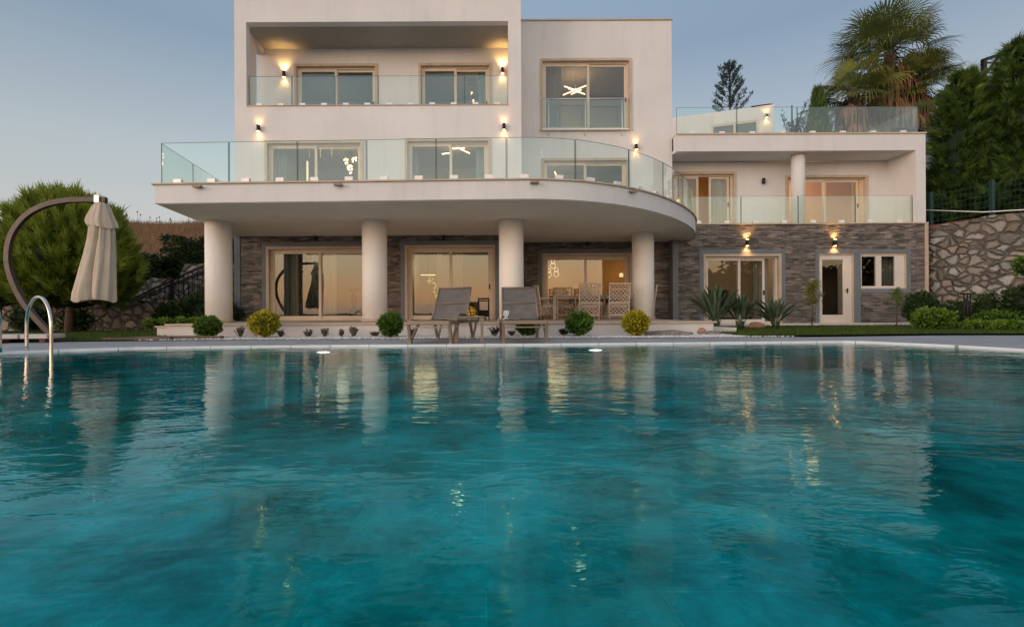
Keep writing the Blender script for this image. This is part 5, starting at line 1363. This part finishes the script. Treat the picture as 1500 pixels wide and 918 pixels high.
# sofa in dining room, side board, bed in wing
t=thing('sofa','dark sofa inside the dining room behind the table','sofa',(3.6,18.2,ZT)); 
def sofa(x0,x1,y,z,t,mat='sofa'):
    m=MB(); m.box(x0,x1,y,y+.85,z+.08,z+.42); m.build('seat',M[mat],t,.04); m=MB(); m.box(x0,x1,y+.62,y+.9,z+.43,z+.85); m.build('backrest',M[mat],t,.05)
    for a in (x0-.18,x1): m=MB(); m.box(a,a+.18,y,y+.9,z+.05,z+.6); m.build('armrest',M[mat],t,.04)
sofa(3.3,5.2,18.0,ZT+.01,t)
t=thing('sofa','dark sofa inside the room behind the sun loungers','sofa',(-.8,18.3,ZT)); sofa(-2.2,-.6,18.4,ZT+.01,t)
t=thing('bed','bed with dark headboard inside the room of the open sliding door','bed',(8.9,18.4,.1)); m=MB(); m.box(8.0,9.8,17.6,19.5,.3,.62); m.build('mattress',M['curtain'],t,.06); m=MB(); m.box(7.9,9.9,19.5,19.6,.1,1.4); m.build('headboard',M['bark_dark'],t); m=MB(); m.box(7.98,9.82,17.58,19.49,.11,.3); m.build('frame',M['bark_dark'],t)
# recessed ceiling lights in the bedroom
for i,(x,y,lb) in enumerate(((1070,389,'small recessed ceiling light left in the bedroom'),(1107,389,'small recessed ceiling light right in the bedroom'))):
    X,Z=px(x,y,18.3); m=MB(); m.lathe(X,18.3,[(.05,3.06),(.05,3.085)],12); o=m.build('ceiling_light',M['ring_emit']); tag(o,lb,'ceiling light')
    plight(X,18.3,2.3,9,(1,.7,.4),.5,'room_light',o if False else None)
# orange-lit room of the wing loggia
plight(12.2,18.4,5.3,48,(1,.58,.22),.55)
plight(8.5,18.5,5.3,4,(1,.7,.45),.5)
plight(-5.5,17.2,2.3,22,(1,.84,.62),.6)
plight(-6,19,8.5,8,(.9,.85,.9),.5)
# striped yellow melon on a black stool in front of the second door
X,Z=px(687,456,13.6); t=thing('stool','small dark side stool before the second glass door','stool',(X,13.6,ZT))
m=MB(); m.box(X-.28,X+.5,13.45,13.75,Z-.20,Z-.17); m.build('top',M['bark_dark'],t)
for a in (-.25,.47):
    for b in (13.48,13.72): m=MB(); m.box(X+a-.02,X+a+.02,b-.02,b+.02,ZT,Z-.20); m.build('leg',M['bark_dark'],t)
m=MB(); n=40; rings=[]; vs=[];fs=[]
for j in range(13):
    th=PI*j/12
    for k in range(n):
        a=2*PI*k/n; r_=.165*(1+.05*math.cos(a*10))*math.sin(th); vs.append((X+ .215*math.cos(th),13.6+r_*math.cos(a),Z-.005+r_*math.sin(a)*.98))
for j in range(12):
    for k in range(n): fs.append((j*n+k,j*n+(k+1)%n,(j+1)*n+(k+1)%n,(j+1)*n+k))
m.add(vs,fs,True)
def m_melon():
    t=NT('melon_rind'); tc=t.n('ShaderNodeTexCoord'); sp=t.n('ShaderNodeSeparateXYZ'); t.l(tc.outputs['Object'],sp.inputs[0])
    an=t.math('ARCTAN2',t.math('SUBTRACT',sp.outputs[1],13.6),t.math('SUBTRACT',sp.outputs[2],Z)); s_=t.math('SINE',t.math('MULTIPLY',an,10))
    c=t.ramp(s_,[(.0,(.80,.50,.02)),(.55,(.55,.30,.01)),(.8,(.10,.08,.01))]); return t.done(t.principled(c,.35,0,None,.5))
tag(m.build('melon',m_melon()),'yellow melon with dark ribs between the two sun loungers','melon')
m=MB(); x0,x1=pX(700,14.2),pX(717,14.2); m.box(x0,x0+.03,14.1,14.3,ZT,ZT+.62); m.box(x1-.03,x1,14.1,14.3,ZT,ZT+.62); m.box(x0,x1,14.1,14.3,ZT+.62,ZT+.66); m.box(x0+.03,x1-.03,14.28,14.3,ZT+.1,ZT+.3)
tag(m.build('crate_stand',M['bark_dark']),'small dark open stand right of the yellow melon','stand')

# ------------------------------------------------------------------ dining set
DT=15.35
t=thing('dining_table','pale grey brown rectangular outdoor dining table on the terrace','table',(3.4,DT,ZT))
tx0,tx1=pX(810,14.95),pX(935,14.95); ztop=ZT+.76
m=MB(); m.box(tx0,tx1,DT-.45,DT+.45,ztop-.05,ztop); m.build('tabletop',M['tabletop'],t,.008)
m=MB(); m.box(tx0+.06,tx1-.06,DT-.40,DT-.37,ztop-.12,ztop-.05); m.box(tx0+.06,tx1-.06,DT+.37,DT+.40,ztop-.12,ztop-.05); m.build('apron',M['tabletop'],t)
for a,b in ((tx0,DT-.45),(tx1-.09,DT-.45),(tx0,DT+.36),(tx1-.09,DT+.36)): m=MB(); m.box(a+.002,a+.09,b+.002,b+.09,ZT,ztop-.05); m.build('leg',M['tabletop'],t)
def lattice(m,o,u,v,W,H,step=.12,w=.020):
    """diagonal weave on the rectangle o + s*u + t*v"""
    o=Vector(o);u=Vector(u);v=Vector(v); nrm=u.cross(v).normalized()
    k=-H
    while k<W:
        for sgn in (1,-1):
            if sgn==1: a=(max(k,0),max(-k,0)); L=min(W-a[0],H-a[1]); b=(a[0]+L,a[1]+L)
            else: a=(max(k,0),H-max(-k,0)); L=min(W-a[0],a[1]); b=(a[0]+L,a[1]-L)
            if L>.02: m.obox(o+u*a[0]+v*a[1]+nrm*.004*sgn,o+u*b[0]+v*b[1]+nrm*.004*sgn,w,.008,nrm)
        k+=step
def wicker_chair():
    t=thing('wicker_chair','x','chair',(0,0,0),'woven armchairs round the dining table'); W=.60
    # faces +y (towards the table); its back is on the -y side
    m=MB(); m.box(-W/2+.03,W/2-.03,-.24,.28,.36,.44); m.build('seat',M['wicker'],t,.02)
    m=MB(); m.box(-W/2+.05,W/2-.05,-.2,.26,.441,.49); m.build('cushion',M['curtain'],t,.02)
    m=MB(); tb=(0,-.36); 
    m.tube([(-W/2,-.28,.06),(-W/2,-.30,.5),(-W/2-.0,-.38,1.06)],.022,8); m.tube([(W/2,-.28,.06),(W/2,-.30,.5),(W/2,-.38,1.06)],.022,8)
    m.obox((-W/2-.02,-.385,1.06),(W/2+.02,-.385,1.06),.05,.05); m.obox((-W/2,-.30,.5),(W/2,-.30,.5),.045,.05); m.obox((-W/2,-.28,.13),(W/2,-.28,.13),.04,.035)
    m.obox((-W/2,-.355,.90),(W/2,-.355,.90),.02,.02)
    m.build('back_frame',M['wicker'],t)
    m=MB(); v=Vector((0,-.08,.56)).normalized(); lattice(m,(-W/2,-.30,.52),(1,0,0),v,W,.52); lattice(m,(-W/2,-.282,.14),(1,0,0),(0,-.03,1),W,.35); m.build('backrest',M['wicker'],t)
    m=MB()
    for s in (-1,1):
        lattice(m,(s*W/2,-.28,.14),(0,1,0),(0,0,1),.54,.30)
    lattice(m,(-W/2,.27,.14),(1,0,0),(0,0,1),W,.24); m.obox((-W/2,.27,.13),(W/2,.27,.13),.03,.03); m.build('skirt',M['wicker'],t)
    for s in (-1,1):
        m=MB(); m.tube([(s*W/2,-.33,.66),(s*W/2,.05,.67),(s*W/2,.27,.62),(s*W/2,.29,.4)],.026,8); m.build('armrest',M['wicker'],t)
        for yy in (-.28,.27): m=MB(); m.tube([(s*(W/2-.01),yy,0),(s*(W/2-.01),yy,.4)],.02,8); m.build('leg',M['wicker'],t)
    return t
wc=wicker_chair(); first=True
cy=14.55
for x,y,rz,lb in ((pX(864,14.2),cy,0,'woven armchair with its high back to the pool, left of two before the table'),(pX(908,14.2),cy,0,'woven armchair with its high back to the pool, right of two before the table'),
    (pX(940,14.9)+.12,DT-.1,PI/2,'woven armchair at the right end of the table in side view'),(pX(826,15.9)+.05,DT+.62,PI,'woven armchair beyond the table, seen under its left end'),(pX(868,15.9),DT+.62,PI,'woven armchair beyond the table, hidden behind the front left chair'),
    (tx0-.12,DT+.1,-PI/2+.15,'woven armchair at the left end of the table')):
    o=wc if first else copy_tree(wc); first=False
    o.location=(x,y,ZT); o.rotation_euler=(0,0,rz); o['label']=lb

# ------------------------------------------------------------------ sun loungers
def lounger():
    t=thing('sun_lounger','x','sun lounger',(0,0,0),'taupe sun loungers at the pool edge'); W=.36
    m=MB()
    for s in (-1,1): m.obox((s*W,0,.355),(s*W,1.95,.355),.035,.06)
    m.obox((-W,0.0,.355),(W,0.0,.355),.04,.06); m.obox((-W,1.95,.355),(W,1.95,.355),.035,.05); m.obox((-W,1.15,.355),(W,1.15,.355),.03,.03)
    m.obox((-W+.03,.03,.27),(W-.03,.03,.27),.02,.02); m.build('frame',M['taupe_frame'],t)
    for s in (-1,1):
        m=MB(); m.obox((s*W,.02,.34),(s*W,.10,0.02),.045,.05); m.obox((s*W,.52,.34),(s*W,.12,.03),.035,.035); m.box(s*W-.03,s*W+.03,.06,.14,0,.035); m.build('leg',M['taupe_frame'],t)
        m=MB(); m.obox((s*W,1.35,.34),(s*W,1.55,.02),.045,.05); m.obox((s*W,1.85,.34),(s*W,1.58,.03),.035,.035); m.box(s*W-.03,s*W+.03,1.51,1.59,0,.035); m.build('leg',M['taupe_frame'],t)
    m=MB(); n=14; v=[];Wn=W-.035
    for i in range(n+1):
        y=.03+1.12*i/n; z=.395-.02*math.sin(PI*i/n)
        for k in range(5): u=k/4*2-1; v.append((u*Wn,y,z-.015*(1-u*u)+(0.012 if i%7==0 else 0)))
    m.add(v,[(i*5+k,i*5+k+1,(i+1)*5+k+1,(i+1)*5+k) for i in range(n) for k in range(4)],True); m.build('seat',M['sling'],t)
    m=MB(); v=[]; 
    for i in range(n+1):
        s=i/n; y=1.15+.42*s; z=.40+.60*s; 
        for k in range(5): u=k/4*2-1; w_=(Wn)*(1-.06*s); v.append((u*w_,y+.02*(1-u*u),z+(0.0)))
    m.add(v,[(i*5+k,i*5+k+1,(i+1)*5+k+1,(i+1)*5+k) for i in range(n) for k in range(4)],True)
    # hem tubes
    m.tube([(-Wn,1.145,.65),(Wn,1.145+.0,.65)],.0,3,False) if False else None
    b=m.build('backrest',M['sling'],t); m=MB()
    for s in (-1,1): m.tube([(s*(W-.02),1.15,.40),(s*(W-.04),1.575,1.005)],.018,8)
    m.tube([(-(W-.04),1.575,1.005),((W-.04),1.575,1.005)],.018,8); m.tube([(-(W-.03),1.36,.70),(W-.03,1.36,.70)],.012,8); m.build('back_frame',M['taupe_frame'],t)
    m=MB()
    for s in (-1,1): m.obox((s*(W-.06),1.40,.74),(s*(W-.06),1.75,.36),.02,.02)
    m.build('back_stay',M['taupe_frame'],t)
    return t
lg=lounger()
lg.location=(pX(769,7.98),7.90,0); lg['label']='taupe sling sun lounger facing the pool squarely, right of the side table'
l2=copy_tree(lg); l2.location=(pX(628,7.98),7.92,0); l2.rotation_euler=(0,0,R(-13)); l2['label']='taupe sling sun lounger turned at an angle, left of the side table'
# side table
X0,X1=pX(666,8.3),pX(708,8.3); yc=8.45; t=thing('side_table','small square taupe table between the two sun loungers','side table',((X0+X1)/2,yc,0))
m=MB(); m.box(X0-.01,X1+.01,yc-.24,yc+.24,.425,.455); m.build('tabletop',M['taupe_frame'],t,.006)
for a in (X0,X1-.05):
    for b in (yc-.23,yc+.18): m=MB(); m.box(a,a+.05,b,b+.05,0,.425); m.build('leg',M['taupe_frame'],t)
m=MB(); m.box(X0+.06,X0+.22,yc-.2,yc+.0,.456,.475); m.box(X0+.09,X0+.2,yc-.17,yc-.04,.475,.50); tag(m.build('book_stack',M['bark_dark']),'small dark books lying on the side table','books')
# white folded towel / bow on the lounger corner
X=pX(741,8.9); m=MB()
for q in (-1,1):
    m.tube([(X,8.9,.42),(X+q*.035,8.9,.47),(X+q*.04+.012,8.9,.54),(X+.012+q*.012,8.9,.555),(X,8.9,.43)],.012,7)
m.tube([(X-.05,8.9,.385),(X,8.9,.42),(X+.05,8.9,.385)],.014,7)
tag(m.build('bow_ornament',M['fabric_white']),'small white looped ornament left of the right lounger back','ornament')

# ------------------------------------------------------------------ cantilever umbrella
DU=9.35; t=thing('cantilever_umbrella','folded beige cantilever parasol hanging from a brown curved mast','parasol',(pX(40,DU),DU,0))
arc=[(75,489),(52,465),(33,440),(20,415),(12,388),(12,365),(17,345),(28,327),(45,311),(68,300),(95,294),(125,292.5),(150,293),(156,293)]
P=[pt(x,y,DU) for x,y in arc]
def smooth_pts(P,k=5):
    P=[Vector(p) for p in P]; out=[]
    for i in range(len(P)-1):
        p0,p1,p2,p3=P[max(i-1,0)],P[i],P[i+1],P[min(i+2,len(P)-1)]
        for j in range(k):
            q=j/k; out.append(.5*((2*p1)+(-p0+p2)*q+(2*p0-5*p1+4*p2-p3)*q*q+(-p0+3*p1-3*p2+p3)*q**3))
    return out+[P[-1]]
SP=smooth_pts(P); m=MB(); v=[];fs=[]
for i,p in enumerate(SP):
    d=(SP[min(i+1,len(SP)-1)]-SP[max(i-1,0)]).normalized(); nrm=Vector((d.z,0,-d.x)); hw=.052; hd=.04
    v+=[p-nrm*hw+Vector((0,-hd,0)),p+nrm*hw+Vector((0,-hd,0)),p+nrm*hw+Vector((0,hd,0)),p-nrm*hw+Vector((0,hd,0))]
n=len(SP)
for i in range(n-1):
    for k in range(4): fs.append((i*4+k,i*4+(k+1)%4,(i+1)*4+(k+1)%4,(i+1)*4+k))
fs+=[(0,3,2,1),((n-1)*4,(n-1)*4+1,(n-1)*4+2,(n-1)*4+3)]
m.add(v,fs); m.build('mast',M['umbframe'],t,.012)
a=pt(145,293,DU); m=MB(); m.box(a[0]-.05,a[0]+.05,DU-.07,DU+.07,a[2]-.07,a[2]+.09); m.build('clamp',M['steel'],t,.01)
# folded canopy: pleated cone with an upper flounce
def canopy(prof,amp,n=64,seed=0,cx0=0,folds=9):
    m=MB(); r2=random.Random(seed); ph=[r2.uniform(0,2*PI) for _ in range(4)]; v=[]
    for (y,x0,x1) in prof:
        q0=px(x0,y,DU); q1=px(x1,y,DU); cxx=(q0[0]+q1[0])/2; rx=(q1[0]-q0[0])/2*.89; zz_=q0[1]
        for k in range(n):
            a=2*PI*k/n; f=1-amp*1.5*abs(math.sin(a*folds/2+ph[0]+zz_*.25+.5*math.sin(a*2)))**.6+amp*.6+amp*.3*math.sin(a*(folds*1.7//1)+ph[1]-zz_*1.1)-(.42*max(0,1-abs(a-4.95-.10*math.sin(zz_*3))/.16) if prof[-1][0]>400 else 0)
            f=min(f,1.06); v.append((cxx+rx*math.cos(a)*f,DU+rx*.8*math.sin(a)*f,zz_+.03*math.sin(a*2+ph[3])*(rx>.15)))
    L=len(prof); m.add(v,[(i*n+k,i*n+(k+1)%n,(i+1)*n+(k+1)%n,(i+1)*n+k) for i in range(L-1) for k in range(n)],True); return m
low=[(300,141,156),(318,133,162),(335,130,168),(350,128,169),(370,124,169.5),(390,119,169.5),(410,114,170),(428,109,170),(438,108,170),(441,112,168)]
o=canopy(low,.16,90,3).build('canopy',M['canvas'],t)
upp=[(297,142,155),(300,138,159),(306,135,162),(314,131,165),(322,127,168),(328,126,171),(334,129,172)]
m=canopy(upp,.13,90,5,folds=7).build('canopy_vent',M['canvas'],t)
m=MB(); q=pt(148,300,DU); m.tube([q,(q[0],DU,px(150,436,DU)[1])],.025,8); m.build('pole',M['umbframe'],t)
# base: cross frame and two slabs
m=MB(); x0,x1=pX(-75,DU-.1),pX(97,DU-.1)
xm=(x0+x1)/2+.35
m.box(xm-.05,xm+.05,DU-.65,DU+.55,.0,.06); m.box(x0,x1,DU-.09,DU+.09,0.0,.05); m.build('base_frame',M['umbframe'],t)
for i,(a,b) in enumerate(((x0,xm-.35),(xm-.33,xm+.24),(xm+.26,x1))):
    m=MB(); m.box(a+.01,b-.01,DU-.5,DU-.1,.075,.155); m.build('base_slab',M['slab'],t,.01)
m=MB()
for x in (x0+.2,xm,x1-.15): m.box(x-.05,x+.05,DU-.45,DU-.3,-.0,.074)
m.build('base_foot',M['brick'],t)
# blue sign/box at the left edge
X,Z=px(3,418,14.0); t=thing('blue_sign','small blue and white sign hanging at the left frame edge','sign',(X,14,Z)); m=MB(); m.box(X-.3,X+.16,13.96,14,Z-.27,Z+.25); m.build('panel',M['blue'],t,.03)
m=MB(); m.box(X-.02,X+.1,13.945,13.959,Z-.12,Z+.12); m.box(X+.02,X+.13,13.944,13.958,Z+.02,Z+.16); m.build('white_mark',M['white_paint'],t); m=MB(); m.tube([(X-.2,14.02,-.02),(X-.2,14.02,Z)],.02,6); m.build('pole',M['black'],t)

# ------------------------------------------------------------------ pool ladder and lamps
t=thing('pool_ladder','polished steel pool ladder handrails at the far left pool edge','pool ladder',(-6.0,6.5,0))
def rail(xa,ya,xb,yb,h):
    P=[(xa,ya,-.0)]; A_=Vector((xa,ya,h)); B_=Vector((xb,yb,h)); c=(A_+B_)/2; hw=(A_-B_).length/2; d=(B_-A_).normalized()
    P+=[(xa,ya,h*.5)]+[tuple(c-d*hw*math.cos(a)+Vector((0,0,hw*math.sin(a)*.95))) for a in np.linspace(0,PI,13)]+[(xb,yb,h*.5),(xb,yb,-1.2)]
    m=MB(); m.tube(smooth_pts(P,2),.021,12); return m
top=.36
xA,xB=px(34,470,6.75)[0],px(72,470,6.35)[0]
o=rail(xA,6.80,xB,6.38,top).build('handrail',M['steel'],t)
xC=px(1.5,470,6.1)[0]-.12
o=rail(xC-.35,6.55,xC,6.1,top).build('handrail',M['steel'],t)
for k in range(3):
    m=MB(); m.obox((xB,6.38,-.3-.28*k),(xC,6.1,-.3-.28*k),.09,.03); m.build('tread',M['steel'],t)
for i,(x,D,lb) in enumerate(((475,7.66,'glowing oval underwater pool lamp on the far pool wall, left of two'),(871,7.80,'glowing oval underwater pool lamp on the far pool wall, right of two'))):
    X=pX(x,D); t=thing('pool_lamp',lb,'pool lamp',(X,D,-.14),'underwater lamps on the far pool wall'); m=MB(); n=24
    for (sx,sz,y,nm,mt) in ((.125,.026,D-.045,'bezel','steel'),(.108,.018,D-.055,'lens','pool_emit')):
        m=MB(); vs=[(X+sx*math.cos(2*PI*k/n),y,-.105+sz*math.sin(2*PI*k/n)) for k in range(n)]+[(X+sx*math.cos(2*PI*k/n),D-.0,-.105+sz*math.sin(2*PI*k/n)) for k in range(n)]
        m.add(vs,[tuple(range(n))]+[(k,(k+1)%n,n+(k+1)%n,n+k) for k in range(n)]); m.build(nm,M[mt],t)

n=26000; t=thing('garden_hedge','tall dark row of garden trees on the viewer side of the pool','hedge',(34,-22,0))
x=rng.uniform(15,62,n); hmax=6.5+2.2*np.sin(x*.45)+1.2*np.sin(x*1.3+1); z=rng.uniform(0,1,n)*hmax; P=np.stack([x,-22+rng.uniform(-1.5,1.5,n),z],1)
V,Fc=leaves(P,np.tile([0.,1.,.4],(n,1)),.55,.6,.6); npmesh('foliage',V,Fc,M['leaf_hedge'],t,rng.uniform(0,1,n))
m=MB(); m.box(15.5,61,-23.2,-22.6,-.06,5.0); m.build('inner_shade',M['bark_dark'],t)
